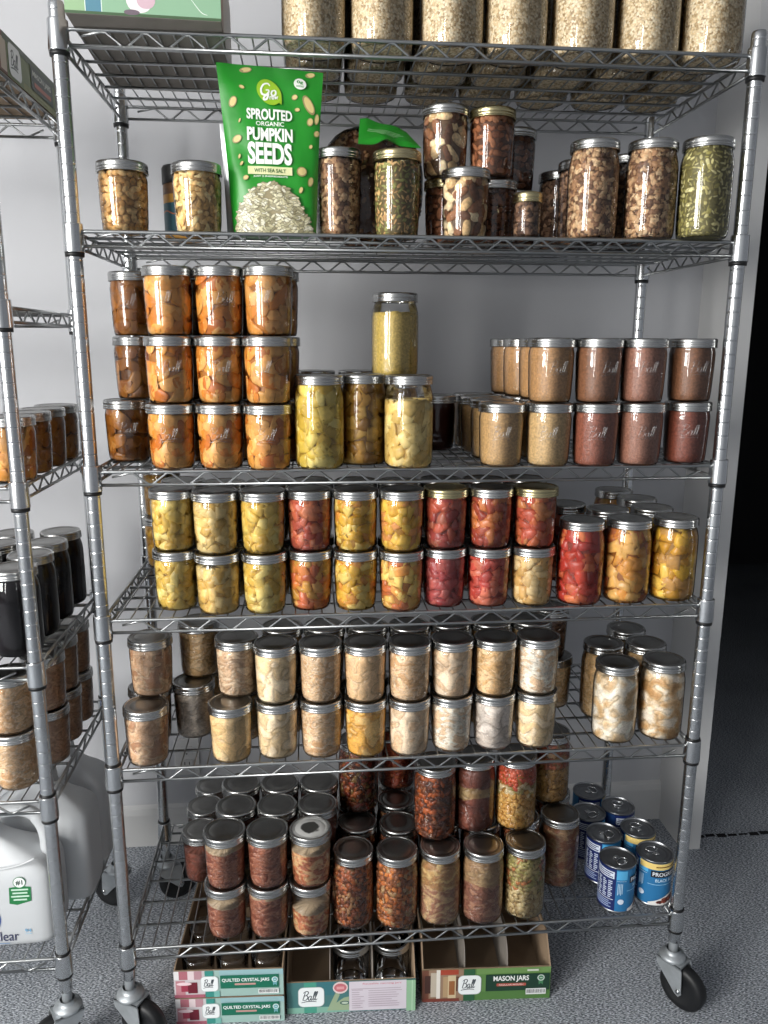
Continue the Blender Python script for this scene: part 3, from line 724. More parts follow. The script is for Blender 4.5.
# type, x, y, z, contents, fill, lid, height scale, embossed, label, group
JARS = [
('G',-0.1787,0.0750,1.9322,'oats',0.90,'s',1.00,0,'large front row jar of rolled oats, seventh from the doorway, top shelf','large oat jars on the top shelf'),
('G',-0.0609,0.0750,1.9322,'oats',0.90,'s',1.00,0,'large front row jar of rolled oats, sixth from the doorway, top shelf','large oat jars on the top shelf'),
('G',0.0626,0.0750,1.9322,'oats',0.90,'s',1.00,0,'large front row jar of rolled oats, fifth from the doorway, top shelf','large oat jars on the top shelf'),
('G',0.1770,0.0750,1.9322,'oats',0.90,'s',1.00,0,'large front row jar of rolled oats, fourth from the doorway, top shelf','large oat jars on the top shelf'),
('G',0.2976,0.0750,1.9322,'oats',0.90,'s',1.00,0,'large front row jar of rolled oats, third from the doorway, top shelf','large oat jars on the top shelf'),
('G',0.4181,0.0750,1.9322,'oats',0.90,'s',1.00,0,'large front row jar of rolled oats, second from the doorway, top shelf','large oat jars on the top shelf'),
('G',0.5368,0.0750,1.9322,'oats',0.90,'s',1.00,0,'large front row jar of rolled oats, first from the doorway, top shelf','large oat jars on the top shelf'),
('G',-0.1787,0.2030,1.9322,'oats',0.90,'s',1.00,0,'large oat jar behind the seventh front oat jar from the doorway','large oat jars on the top shelf'),
('G',-0.0609,0.2030,1.9322,'oats',0.90,'s',1.00,0,'large oat jar behind the sixth front oat jar from the doorway','large oat jars on the top shelf'),
('G',0.0626,0.2030,1.9322,'oats',0.90,'s',1.00,0,'large oat jar behind the fifth front oat jar from the doorway','large oat jars on the top shelf'),
('G',0.1770,0.2030,1.9322,'oats',0.90,'s',1.00,0,'large oat jar behind the fourth front oat jar from the doorway','large oat jars on the top shelf'),
('G',0.2976,0.2030,1.9322,'oats',0.90,'s',1.00,0,'large oat jar behind the third front oat jar from the doorway','large oat jars on the top shelf'),
('G',0.4181,0.2030,1.9322,'oats',0.90,'s',1.00,0,'large oat jar behind the second front oat jar from the doorway','large oat jars on the top shelf'),
('G',0.5368,0.2030,1.9322,'oats',0.90,'s',1.00,0,'large oat jar behind the first front oat jar from the doorway','large oat jars on the top shelf'),
('G',-0.1787,0.3250,1.9322,'oats',0.90,'s',1.00,0,'large oat jar third back, in line with the seventh front oat jar from the doorway','large oat jars on the top shelf'),
('G',-0.0609,0.3250,1.9322,'oats',0.90,'s',1.00,0,'large oat jar third back, in line with the sixth front oat jar from the doorway','large oat jars on the top shelf'),
('G',0.0626,0.3250,1.9322,'oats',0.90,'s',1.00,0,'large oat jar third back, in line with the fifth front oat jar from the doorway','large oat jars on the top shelf'),
('G',0.1770,0.3250,1.9322,'oats',0.90,'s',1.00,0,'large oat jar third back, in line with the fourth front oat jar from the doorway','large oat jars on the top shelf'),
('G',0.2976,0.3250,1.9322,'oats',0.90,'s',1.00,0,'large oat jar third back, in line with the third front oat jar from the doorway','large oat jars on the top shelf'),
('G',0.4181,0.3250,1.9322,'oats',0.90,'s',1.00,0,'large oat jar third back, in line with the second front oat jar from the doorway','large oat jars on the top shelf'),
('G',0.5368,0.3250,1.9322,'oats',0.90,'s',1.00,0,'large oat jar third back, in line with the first front oat jar from the doorway','large oat jars on the top shelf'),
('P',-0.5144,0.0634,1.6242,'peanut',0.90,'s',1.00,0,'jar of tan pistachio-coloured nuts standing alone by the corner post, second shelf','nut and seed jars on the second shelf'),
('P',-0.3867,0.0604,1.6242,'cashew',0.92,'s',1.00,0,'jar of pale curved cashews in front of the dark capped container','nut and seed jars on the second shelf'),
('T',-0.1372,0.1120,1.6242,'walnut',0.90,'s',1.00,0,'tall straight jar of chopped brown nuts beside the green seed pouch','nut and seed jars on the second shelf'),
('T',-0.0330,0.0694,1.6242,'mixseed',0.88,'g',0.94,0,'tall jar half tan nuts half green seeds, under the folded green bag','nut and seed jars on the second shelf'),
('P',0.0903,0.0542,1.6242,'brazil',0.93,'s',1.00,0,'front jar of large brazil nuts on the second shelf itself','nut and seed jars on the second shelf'),
('P',0.0724,0.1500,1.6242,'almond',0.90,'g',1.00,0,'gold lidded jar carrying another jar, behind the front brazil nut jar','nut and seed jars on the second shelf'),
('P',0.0635,0.1300,1.7420,'brazil',0.93,'s',1.04,0,'raised jar of brazil nuts standing on a gold lidded jar','nut and seed jars on the second shelf'),
('P',0.1640,0.1500,1.6242,'pecan',0.92,'s',1.00,0,'silver lidded jar of dark nuts carrying the jar of almonds','nut and seed jars on the second shelf'),
('P',0.1523,0.1300,1.7420,'almond',0.92,'g',1.02,0,'raised gold lidded jar full of brown almonds','nut and seed jars on the second shelf'),
('S',0.1991,0.0300,1.6242,'walnut2',0.85,'g',1.00,0,'smallest jar on the second shelf, gold lid, dark chopped nuts','nut and seed jars on the second shelf'),
('P',0.2347,0.2550,1.6242,'pecan',0.90,'s',1.00,0,'jar at the rear carrying a dark pecan jar, behind the smallest jar','nut and seed jars on the second shelf'),
('P',0.2280,0.2550,1.7420,'pecan',0.90,'s',1.00,0,'raised jar of dark pecans behind the almond jar','nut and seed jars on the second shelf'),
('T',0.3260,0.2550,1.6242,'walnut2',0.90,'s',1.00,0,'tall jar of dark nuts at the rear beside the smallest jar','nut and seed jars on the second shelf'),
('T',0.3341,0.1500,1.6242,'walnut2',0.90,'s',1.00,0,'tall jar of dark nuts half hidden by a shouldered walnut jar','nut and seed jars on the second shelf'),
('Q',0.3229,0.0449,1.6242,'walnut',0.93,'s',1.00,0,'shouldered quart of walnut pieces, third from the doorway end, second shelf','nut and seed jars on the second shelf'),
('Q',0.4314,0.1500,1.6242,'walnut2',0.93,'s',1.00,0,'dark quart peeping out between two shouldered walnut quarts','nut and seed jars on the second shelf'),
('Q',0.4266,0.0330,1.6242,'walnut',0.93,'s',1.00,0,'shouldered quart of walnut pieces beside the green pumpkin seed quart','nut and seed jars on the second shelf'),
('Q',0.5167,0.0072,1.6242,'pepita',0.95,'s',1.00,0,'shouldered quart of green pumpkin seeds nearest the doorway','nut and seed jars on the second shelf'),
('P',-0.4471,0.0268,1.2142,'peach',0.97,'s',1.00,1,'orange peach slice jar, bottom of the second stack from the corner post','jars of orange peach slices on the third shelf'),
('P',-0.4444,0.0271,1.3320,'peach',0.97,'s',1.00,1,'orange peach slice jar, middle of the second stack from the corner post','jars of orange peach slices on the third shelf'),
('P',-0.4405,0.0268,1.4498,'peach',0.97,'s',1.00,1,'orange peach slice jar, top of the second stack from the corner post','jars of orange peach slices on the third shelf'),
('P',-0.3586,0.0209,1.2142,'peach',0.97,'s',1.00,1,'orange peach slice jar, bottom of the third stack from the corner post','jars of orange peach slices on the third shelf'),
('P',-0.3559,0.0214,1.3320,'peach',0.97,'s',1.00,1,'orange peach slice jar, middle of the third stack from the corner post','jars of orange peach slices on the third shelf'),
('P',-0.3520,0.0212,1.4498,'peach',0.97,'s',1.00,1,'orange peach slice jar, top of the third stack from the corner post','jars of orange peach slices on the third shelf'),
('P',-0.2717,0.0030,1.2142,'peach',0.97,'s',1.00,1,'orange peach slice jar, bottom of the fourth stack from the corner post','jars of orange peach slices on the third shelf'),
('P',-0.2693,0.0016,1.3320,'peach',0.97,'s',1.00,1,'orange peach slice jar, middle of the fourth stack from the corner post','jars of orange peach slices on the third shelf'),
('P',-0.2651,0.0027,1.4498,'peachlt',0.97,'s',1.00,1,'orange peach slice jar, top of the fourth stack from the corner post','jars of orange peach slices on the third shelf'),
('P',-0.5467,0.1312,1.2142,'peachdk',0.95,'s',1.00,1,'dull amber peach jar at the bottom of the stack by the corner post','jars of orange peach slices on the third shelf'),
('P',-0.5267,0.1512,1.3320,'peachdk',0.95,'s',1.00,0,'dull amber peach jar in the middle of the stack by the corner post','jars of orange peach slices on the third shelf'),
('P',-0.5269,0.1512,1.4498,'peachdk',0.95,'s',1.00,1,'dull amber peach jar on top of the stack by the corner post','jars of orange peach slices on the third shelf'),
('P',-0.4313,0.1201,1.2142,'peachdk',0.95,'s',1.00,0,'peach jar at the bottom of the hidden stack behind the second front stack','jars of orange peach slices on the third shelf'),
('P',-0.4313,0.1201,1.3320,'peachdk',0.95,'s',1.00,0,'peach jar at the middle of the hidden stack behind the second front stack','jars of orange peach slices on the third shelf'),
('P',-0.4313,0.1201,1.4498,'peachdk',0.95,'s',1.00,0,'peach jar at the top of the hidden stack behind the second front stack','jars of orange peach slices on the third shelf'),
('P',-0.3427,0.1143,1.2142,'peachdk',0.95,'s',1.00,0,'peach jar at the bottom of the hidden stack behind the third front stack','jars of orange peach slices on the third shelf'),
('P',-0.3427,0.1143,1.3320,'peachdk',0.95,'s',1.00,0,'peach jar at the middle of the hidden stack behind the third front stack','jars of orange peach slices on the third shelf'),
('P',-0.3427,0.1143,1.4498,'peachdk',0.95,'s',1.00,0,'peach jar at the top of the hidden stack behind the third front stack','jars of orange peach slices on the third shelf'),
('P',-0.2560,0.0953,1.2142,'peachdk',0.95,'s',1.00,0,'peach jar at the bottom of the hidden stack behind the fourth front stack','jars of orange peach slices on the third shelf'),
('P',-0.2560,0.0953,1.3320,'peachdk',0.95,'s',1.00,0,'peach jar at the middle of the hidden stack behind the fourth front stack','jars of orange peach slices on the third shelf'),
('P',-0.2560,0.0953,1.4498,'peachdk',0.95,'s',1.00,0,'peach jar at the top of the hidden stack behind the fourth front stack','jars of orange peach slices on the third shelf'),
('Q',-0.1791,0.0142,1.2142,'yelchunk',0.97,'s',1.00,0,'quart packed with bright yellow fruit chunks beside the peach stacks','quarts of yellow fruit on the third shelf'),
('Q',-0.0965,0.0585,1.2142,'amber',0.97,'s',1.00,0,'quart of darker amber fruit between two yellow quarts','quarts of yellow fruit on the third shelf'),
('Q',-0.0143,0.0137,1.2142,'yelpale',0.74,'s',1.00,0,'quart of pale yellow fruit with a clear empty upper third','quarts of yellow fruit on the third shelf'),
('Q',-0.1851,0.2600,1.2142,'amber',0.97,'s',1.00,0,'rear quart whose lid shows above the bright yellow quart','quarts of yellow fruit on the third shelf'),
('Q',-0.0913,0.2600,1.2142,'amber',0.97,'s',1.00,0,'rear quart whose lid shows above the amber fruit quart','quarts of yellow fruit on the third shelf'),
('Q',-0.0274,0.1220,1.2142,'amber',0.97,'s',0.93,0,'rear quart carrying the raised pale yellow quart','quarts of yellow fruit on the third shelf'),
('Q',-0.0290,0.1237,1.3710,'yelsoft',0.80,'s',0.96,0,'raised quart of pale yellow preserve standing alone above the others','quarts of yellow fruit on the third shelf'),
('P',0.0752,0.2550,1.2142,'darkred',0.97,'s',1.00,0,'jar of very dark red preserve at the rear beside the pale yellow quart','dark red preserve'),
('P',0.1626,0.0200,1.2142,'saucetan',0.97,'s',1.00,1,'jar of tan fruit sauce, lower front row, fifth from the doorway end','jars of fruit sauce on the third shelf'),
('P',0.2519,0.0138,1.2142,'saucetan2',0.97,'s',1.00,1,'jar of tan fruit sauce, lower front row, fourth from the doorway end','jars of fruit sauce on the third shelf'),
('P',0.3405,0.0077,1.2142,'saucered',0.97,'s',1.00,1,'jar of redbrown fruit sauce, lower front row, third from the doorway end','jars of fruit sauce on the third shelf'),
('P',0.4298,0.0139,1.2142,'saucepink',0.97,'s',1.00,1,'jar of pinkbrown fruit sauce, lower front row, second from the doorway end','jars of fruit sauce on the third shelf'),
('P',0.5316,0.0321,1.2142,'saucebrick',0.97,'s',1.00,1,'jar of red brick fruit sauce, lower front row, first from the doorway end','jars of fruit sauce on the third shelf'),
('P',0.2507,0.0138,1.3320,'saucetan3',0.97,'s',1.00,1,'jar of tan fruit sauce, raised front row, fourth from the doorway end','jars of fruit sauce on the third shelf'),
('P',0.3391,0.0077,1.3320,'saucebrown',0.97,'s',1.00,1,'jar of brown fruit sauce, raised front row, third from the doorway end','jars of fruit sauce on the third shelf'),
('P',0.4277,0.0139,1.3320,'saucepink',0.97,'s',1.00,1,'jar of pinkish brown fruit sauce, raised front row, second from the doorway end','jars of fruit sauce on the third shelf'),
('P',0.5311,0.0321,1.3320,'saucebrown',0.97,'s',1.00,1,'jar of dark brown fruit sauce, raised front row, first from the doorway end','jars of fruit sauce on the third shelf'),
('P',0.1663,0.1180,1.2142,'saucetan',0.97,'s',1.00,0,'tan sauce jar, first behind the lone lower front jar of the end file','jars of fruit sauce on the third shelf'),
('P',0.2663,0.1180,1.2142,'saucetan',0.97,'s',1.00,0,'lower tan sauce jar carrying another, first behind the raised tan jar file','jars of fruit sauce on the third shelf'),
('P',0.2608,0.1180,1.3320,'saucetan3',0.97,'s',1.00,0,'raised tan sauce jar, first one back in the file going to the wall','jars of fruit sauce on the third shelf'),
('P',0.1635,0.2080,1.2142,'saucetan',0.97,'s',1.00,0,'tan sauce jar, second behind the lone lower front jar of the end file','jars of fruit sauce on the third shelf'),
('P',0.2560,0.2080,1.2142,'saucetan',0.97,'s',1.00,0,'lower tan sauce jar carrying another, second behind the raised tan jar file','jars of fruit sauce on the third shelf'),
('P',0.2511,0.2080,1.3320,'saucetan3',0.97,'s',1.00,0,'raised tan sauce jar, second one back in the file going to the wall','jars of fruit sauce on the third shelf'),
('P',0.1647,0.2980,1.2142,'saucetan',0.97,'s',1.00,0,'tan sauce jar, third behind the lone lower front jar of the end file','jars of fruit sauce on the third shelf'),
('P',0.2535,0.2980,1.2142,'saucetan',0.97,'s',1.00,0,'lower tan sauce jar carrying another, third behind the raised tan jar file','jars of fruit sauce on the third shelf'),
('P',0.2442,0.2980,1.3320,'saucetan3',0.97,'s',1.00,0,'raised tan sauce jar, third one back in the file going to the wall','jars of fruit sauce on the third shelf'),
('P',-0.4594,0.0707,0.9332,'pine',0.97,'s',1.00,0,'yellow fruit chunk jar under the first stack from the corner post, fourth shelf','stacked fruit chunk jars on the fourth shelf'),
('P',-0.4597,0.0703,1.0510,'pine',0.97,'s',1.00,0,'yellow fruit chunk jar on top of the first stack, fourth shelf','stacked fruit chunk jars on the fourth shelf'),
('P',-0.3761,0.0399,0.9332,'pinelt',0.78,'s',1.00,0,'loosely filled yellow fruit chunk jar under the second stack from the corner post, fourth shelf','stacked fruit chunk jars on the fourth shelf'),
('P',-0.3764,0.0399,1.0510,'pinelt',0.97,'s',1.00,0,'pale straw fruit chunk jar on top of the second stack, fourth shelf','stacked fruit chunk jars on the fourth shelf'),
('P',-0.2875,0.0368,0.9332,'pine',0.97,'s',1.00,0,'yellow fruit chunk jar under the third stack from the corner post, fourth shelf','stacked fruit chunk jars on the fourth shelf'),
('P',-0.2878,0.0372,1.0510,'pine',0.97,'s',1.00,0,'yellow fruit chunk jar on top of the third stack, fourth shelf','stacked fruit chunk jars on the fourth shelf'),
('P',-0.1999,0.0505,0.9332,'mixor',0.97,'s',1.00,0,'orange and yellow fruit chunk jar under the fourth stack from the corner post, fourth shelf','stacked fruit chunk jars on the fourth shelf'),
('P',-0.2000,0.0498,1.0510,'mixrust',0.97,'s',1.00,0,'rusty orange fruit chunk jar on top of the fourth stack, fourth shelf','stacked fruit chunk jars on the fourth shelf'),
('P',-0.1117,0.0413,0.9332,'mixyel',0.97,'s',1.00,0,'yellow and clear fruit chunk jar under the fifth stack from the corner post, fourth shelf','stacked fruit chunk jars on the fourth shelf'),
('P',-0.1118,0.0411,1.0510,'mixyel',0.97,'s',1.00,0,'yellow and orange fruit chunk jar on top of the fifth stack, fourth shelf','stacked fruit chunk jars on the fourth shelf'),
('P',-0.0236,0.0307,0.9332,'mixpeach',0.97,'s',1.00,0,'peach and yellow fruit chunk jar under the sixth stack from the corner post, fourth shelf','stacked fruit chunk jars on the fourth shelf'),
('P',-0.0237,0.0321,1.0510,'mixyel2',0.97,'s',1.00,0,'bright yellow fruit chunk jar on top of the sixth stack, fourth shelf','stacked fruit chunk jars on the fourth shelf'),
('P',0.0636,0.0469,0.9332,'mixpink',0.97,'s',1.00,0,'pink fruit chunk jar under the seventh stack from the corner post, fourth shelf','stacked fruit chunk jars on the fourth shelf'),
('P',0.0641,0.0458,1.0510,'mixdkred',0.97,'g',1.00,0,'gold lidded dark red fruit chunk jar on top of the seventh stack, fourth shelf','stacked fruit chunk jars on the fourth shelf'),
('P',0.1522,0.0434,0.9332,'mixred',0.97,'s',1.00,0,'coral red fruit chunk jar under the eighth stack from the corner post, fourth shelf','stacked fruit chunk jars on the fourth shelf'),
('P',0.1527,0.0435,1.0510,'mixdkor',0.97,'s',1.00,0,'dark orange fruit chunk jar on top of the eighth stack, fourth shelf','stacked fruit chunk jars on the fourth shelf'),
('P',0.2408,0.0421,0.9332,'palechunk',0.97,'s',1.00,0,'pale straw fruit chunk jar under the ninth stack from the corner post, fourth shelf','stacked fruit chunk jars on the fourth shelf'),
('P',0.2413,0.0421,1.0510,'mixor2',0.97,'g',1.00,0,'gold lidded orange fruit chunk jar on top of the ninth stack, fourth shelf','stacked fruit chunk jars on the fourth shelf'),
('P',-0.4534,0.1657,0.9332,'pine',0.97,'s',1.00,0,'fruit jar at the foot of the rear stack behind the first front stack, fourth shelf','rear fruit chunk jars on the fourth shelf'),
('P',-0.4534,0.1657,1.0510,'pine',0.97,'s',1.00,0,'fruit jar on top of the rear stack behind the first front stack, fourth shelf','rear fruit chunk jars on the fourth shelf'),
('P',-0.3701,0.1349,0.9332,'pinelt',0.97,'s',1.00,0,'fruit jar at the foot of the rear stack behind the second front stack, fourth shelf','rear fruit chunk jars on the fourth shelf'),
('P',-0.3701,0.1349,1.0510,'pinelt',0.97,'s',1.00,0,'fruit jar on top of the rear stack behind the second front stack, fourth shelf','rear fruit chunk jars on the fourth shelf'),
('P',-0.2815,0.1318,0.9332,'pine',0.97,'s',1.00,0,'fruit jar at the foot of the rear stack behind the third front stack, fourth shelf','rear fruit chunk jars on the fourth shelf'),
('P',-0.2815,0.1318,1.0510,'pine',0.97,'s',1.00,0,'fruit jar on top of the rear stack behind the third front stack, fourth shelf','rear fruit chunk jars on the fourth shelf'),
('P',-0.1939,0.1455,0.9332,'mixor',0.97,'s',1.00,0,'fruit jar at the foot of the rear stack behind the fourth front stack, fourth shelf','rear fruit chunk jars on the fourth shelf'),
('P',-0.1939,0.1455,1.0510,'mixrust',0.97,'s',1.00,0,'fruit jar on top of the rear stack behind the fourth front stack, fourth shelf','rear fruit chunk jars on the fourth shelf'),
('P',-0.1057,0.1363,0.9332,'mixyel',0.97,'s',1.00,0,'fruit jar at the foot of the rear stack behind the fifth front stack, fourth shelf','rear fruit chunk jars on the fourth shelf'),
('P',-0.1057,0.1363,1.0510,'mixyel',0.97,'s',1.00,0,'fruit jar on top of the rear stack behind the fifth front stack, fourth shelf','rear fruit chunk jars on the fourth shelf'),
('P',-0.0176,0.1257,0.9332,'mixpeach',0.97,'s',1.00,0,'fruit jar at the foot of the rear stack behind the sixth front stack, fourth shelf','rear fruit chunk jars on the fourth shelf'),
('P',-0.0176,0.1257,1.0510,'mixyel2',0.97,'s',1.00,0,'fruit jar on top of the rear stack behind the sixth front stack, fourth shelf','rear fruit chunk jars on the fourth shelf'),
('P',0.0696,0.1419,0.9332,'mixpink',0.97,'s',1.00,0,'fruit jar at the foot of the rear stack behind the seventh front stack, fourth shelf','rear fruit chunk jars on the fourth shelf'),
('P',0.0696,0.1419,1.0510,'mixdkred',0.97,'s',1.00,0,'fruit jar on top of the rear stack behind the seventh front stack, fourth shelf','rear fruit chunk jars on the fourth shelf'),
('P',0.1582,0.1384,0.9332,'mixred',0.97,'s',1.00,0,'fruit jar at the foot of the rear stack behind the eighth front stack, fourth shelf','rear fruit chunk jars on the fourth shelf'),
('P',0.1582,0.1384,1.0510,'mixdkor',0.97,'s',1.00,0,'fruit jar on top of the rear stack behind the eighth front stack, fourth shelf','rear fruit chunk jars on the fourth shelf'),
('P',0.2468,0.1371,0.9332,'palechunk',0.97,'s',1.00,0,'fruit jar at the foot of the rear stack behind the ninth front stack, fourth shelf','rear fruit chunk jars on the fourth shelf'),
('P',0.2468,0.1371,1.0510,'mixor2',0.97,'s',1.00,0,'fruit jar on top of the rear stack behind the ninth front stack, fourth shelf','rear fruit chunk jars on the fourth shelf'),
('P',-0.5352,0.3650,0.9332,'pinedk',0.97,'s',1.00,0,'amber fruit jar at the foot of the stack against the wall, fourth shelf','rear fruit chunk jars on the fourth shelf'),
('P',-0.5333,0.3650,1.0510,'pinedk',0.97,'s',1.00,0,'amber fruit jar on top of the stack against the wall, fourth shelf','rear fruit chunk jars on the fourth shelf'),
('Q',0.3374,0.0398,0.9332,'mixred2',0.93,'s',1.00,0,'front quart of red and orange fruit chunks, fourth shelf','quarts of fruit near the doorway on the fourth shelf'),
('Q',0.4354,0.0433,0.9332,'mixor3',0.90,'s',1.00,0,'front quart of orange fruit chunks between the red and yellow quarts','quarts of fruit near the doorway on the fourth shelf'),
('Q',0.5350,0.0481,0.9332,'mixyel3',0.88,'s',1.00,0,'front quart of yellow fruit chunks nearest the doorway, fourth shelf','quarts of fruit near the doorway on the fourth shelf'),
('Q',0.3548,0.1970,0.9332,'mixred2',0.90,'s',1.00,0,'rear fruit quart directly behind the red fruit quart','quarts of fruit near the doorway on the fourth shelf'),
('Q',0.4265,0.1365,0.9332,'mixor3',0.90,'s',1.00,0,'rear fruit quart behind the gap of the red and orange quarts','quarts of fruit near the doorway on the fourth shelf'),
('Q',0.5275,0.1466,0.9332,'mixyel3',0.90,'s',1.00,0,'rear fruit quart behind the yellow fruit quart','quarts of fruit near the doorway on the fourth shelf'),
('Q',0.5224,0.3476,0.9332,'mixor3',0.90,'s',1.00,0,'rearmost fruit quart on the fourth shelf, by the rear post','quarts of fruit near the doorway on the fourth shelf'),
('Q',0.5365,0.2466,0.9332,'mixyel3',0.90,'s',1.00,0,'rear fruit quart second from the wall, fourth shelf','quarts of fruit near the doorway on the fourth shelf'),
('P',-0.2712,0.0442,0.6262,'chicklt',0.93,'s',1.00,0,'cream meat jar under the seventh stack from the doorway, fifth shelf','jars of pale canned meat on the fifth shelf'),
('P',-0.2709,0.0443,0.7440,'chicklt',0.93,'s',1.00,0,'cream lumpy meat jar atop the seventh stack from the doorway, fifth shelf','jars of pale canned meat on the fifth shelf'),
('P',-0.1825,0.0404,0.6262,'chick',0.93,'s',1.00,0,'cream flecked meat jar under the sixth stack from the doorway, fifth shelf','jars of pale canned meat on the fifth shelf'),
('P',-0.1824,0.0405,0.7440,'chick',0.93,'s',1.00,0,'beige shredded meat jar atop the sixth stack from the doorway, fifth shelf','jars of pale canned meat on the fifth shelf'),
('P',-0.0930,0.0365,0.6262,'chickor',0.93,'s',1.00,0,'bright orange-yellow meat jar under the fifth stack from the doorway, fifth shelf','jars of pale canned meat on the fifth shelf'),
('P',-0.0938,0.0366,0.7440,'chicksm',0.93,'s',1.00,0,'smooth beige meat jar atop the fifth stack from the doorway, fifth shelf','jars of pale canned meat on the fifth shelf'),
('P',-0.0044,0.0328,0.6262,'chickpink',0.93,'s',1.00,0,'pinkish cream meat jar under the fourth stack from the doorway, fifth shelf','jars of pale canned meat on the fifth shelf'),
('P',-0.0053,0.0321,0.7440,'chick',0.93,'s',1.00,0,'straw flecked meat jar atop the fourth stack from the doorway, fifth shelf','jars of pale canned meat on the fifth shelf'),
('P',0.0839,0.0410,0.6262,'chickwhite',0.93,'s',1.00,0,'pale shredded meat jar under the third stack from the doorway, fifth shelf','jars of pale canned meat on the fifth shelf'),
('P',0.0829,0.0415,0.7440,'chickpink',0.93,'s',1.00,0,'pinkish meat jar atop the third stack from the doorway, fifth shelf','jars of pale canned meat on the fifth shelf'),
('P',0.1727,0.0415,0.6262,'chickgrey',0.93,'s',1.00,0,'greyish meat jar under the second stack from the doorway, fifth shelf','jars of pale canned meat on the fifth shelf'),
('P',0.1717,0.0415,0.7440,'chicktan',0.93,'s',1.00,0,'golden tan meat jar atop the second stack from the doorway, fifth shelf','jars of pale canned meat on the fifth shelf'),
('P',0.2614,0.0420,0.6262,'chicklt',0.93,'s',1.00,0,'straw coloured meat jar under the first stack from the doorway, fifth shelf','jars of pale canned meat on the fifth shelf'),
('P',0.2603,0.0420,0.7440,'chickwhite',0.93,'s',1.00,0,'white and cream meat jar atop the first stack from the doorway, fifth shelf','jars of pale canned meat on the fifth shelf'),
('P',-0.2596,0.1394,0.6262,'chicktan',0.93,'s',1.00,0,'meat jar under another, behind the seventh front stack from the doorway end, fifth shelf','jars of pale canned meat on the fifth shelf'),
('P',-0.2612,0.1382,0.7440,'chicktan',0.93,'s',1.00,0,'upper rear meat jar, lid showing behind the seventh front stack from the doorway end','jars of pale canned meat on the fifth shelf'),
('P',-0.1711,0.1343,0.6262,'chicktan',0.93,'s',1.00,0,'meat jar under another, behind the sixth front stack from the doorway end, fifth shelf','jars of pale canned meat on the fifth shelf'),
('P',-0.1725,0.1344,0.7440,'chicktan',0.93,'s',1.00,0,'upper rear meat jar, lid showing behind the sixth front stack from the doorway end','jars of pale canned meat on the fifth shelf'),
('P',-0.0824,0.1305,0.6262,'chicktan',0.93,'s',1.00,0,'meat jar under another, behind the fifth front stack from the doorway end, fifth shelf','jars of pale canned meat on the fifth shelf'),
('P',-0.0830,0.1305,0.7440,'chicktan',0.93,'s',1.00,0,'upper rear meat jar, lid showing behind the fifth front stack from the doorway end','jars of pale canned meat on the fifth shelf'),
('P',0.0062,0.1266,0.6262,'chicktan',0.93,'s',1.00,0,'meat jar under another, behind the fourth front stack from the doorway end, fifth shelf','jars of pale canned meat on the fifth shelf'),
('P',0.0056,0.1268,0.7440,'chicktan',0.93,'s',1.00,0,'upper rear meat jar, lid showing behind the fourth front stack from the doorway end','jars of pale canned meat on the fifth shelf'),
('P',0.0944,0.1351,0.6262,'chicktan',0.93,'s',1.00,0,'meat jar under another, behind the third front stack from the doorway end, fifth shelf','jars of pale canned meat on the fifth shelf'),
('P',0.0939,0.1350,0.7440,'chicktan',0.93,'s',1.00,0,'upper rear meat jar, lid showing behind the third front stack from the doorway end','jars of pale canned meat on the fifth shelf'),
('P',0.1830,0.1355,0.6262,'chicktan',0.93,'s',1.00,0,'meat jar under another, behind the second front stack from the doorway end, fifth shelf','jars of pale canned meat on the fifth shelf'),
('P',0.1827,0.1355,0.7440,'chicktan',0.93,'s',1.00,0,'upper rear meat jar, lid showing behind the second front stack from the doorway end','jars of pale canned meat on the fifth shelf'),
('P',0.2717,0.1360,0.6262,'chicktan',0.93,'s',1.00,0,'meat jar under another, behind the first front stack from the doorway end, fifth shelf','jars of pale canned meat on the fifth shelf'),
('P',0.2714,0.1360,0.7440,'chicktan',0.93,'s',1.00,0,'upper rear meat jar, lid showing behind the first front stack from the doorway end','jars of pale canned meat on the fifth shelf'),
('P',-0.5270,0.0368,0.6262,'chickpink2',0.93,'s',1.00,0,'single pinkish meat jar nearest the corner post, front edge of fifth shelf','jars of pale canned meat on the fifth shelf'),
('P',-0.4496,0.1444,0.6262,'chickgrey2',0.90,'s',1.00,0,'single greyish meat jar set back between two front jars, fifth shelf','jars of pale canned meat on the fifth shelf'),
('P',-0.3629,0.0360,0.6262,'chickyel',0.93,'s',1.00,0,'single yellow-cream meat jar at the front with an uncovered lid, fifth shelf','jars of pale canned meat on the fifth shelf'),
('P',-0.5363,0.1251,0.6262,'chickpink2',0.93,'s',1.00,0,'rear lower meat jar behind the pinkish jar by the corner post','jars of pale canned meat on the fifth shelf'),
('P',-0.5241,0.0988,0.7440,'chickpink2',0.88,'s',1.00,0,'rear upper mottled meat jar by the corner post, fifth shelf','jars of pale canned meat on the fifth shelf'),
('P',-0.4330,0.2317,0.6262,'chicktan',0.93,'s',1.00,0,'lower meat jar against the wall behind the greyish single jar','jars of pale canned meat on the fifth shelf'),
('P',-0.4401,0.1852,0.7440,'chicktan',0.93,'s',1.00,0,'upper tan meat jar against the wall behind the greyish single jar','jars of pale canned meat on the fifth shelf'),
('P',-0.3468,0.1232,0.6262,'chicktan',0.93,'s',1.00,0,'rear lower meat jar behind the yellow-cream single jar','jars of pale canned meat on the fifth shelf'),
('P',-0.3505,0.0837,0.7440,'chickpink3',0.88,'s',1.00,0,'rear upper speckled meat jar above the yellow-cream single jar','jars of pale canned meat on the fifth shelf'),
('P',0.3510,0.2160,0.6262,'chicktan',0.93,'s',1.00,0,'dim meat jar set back at the end of the row, beside the open wire shelf','jars of pale canned meat on the fifth shelf'),
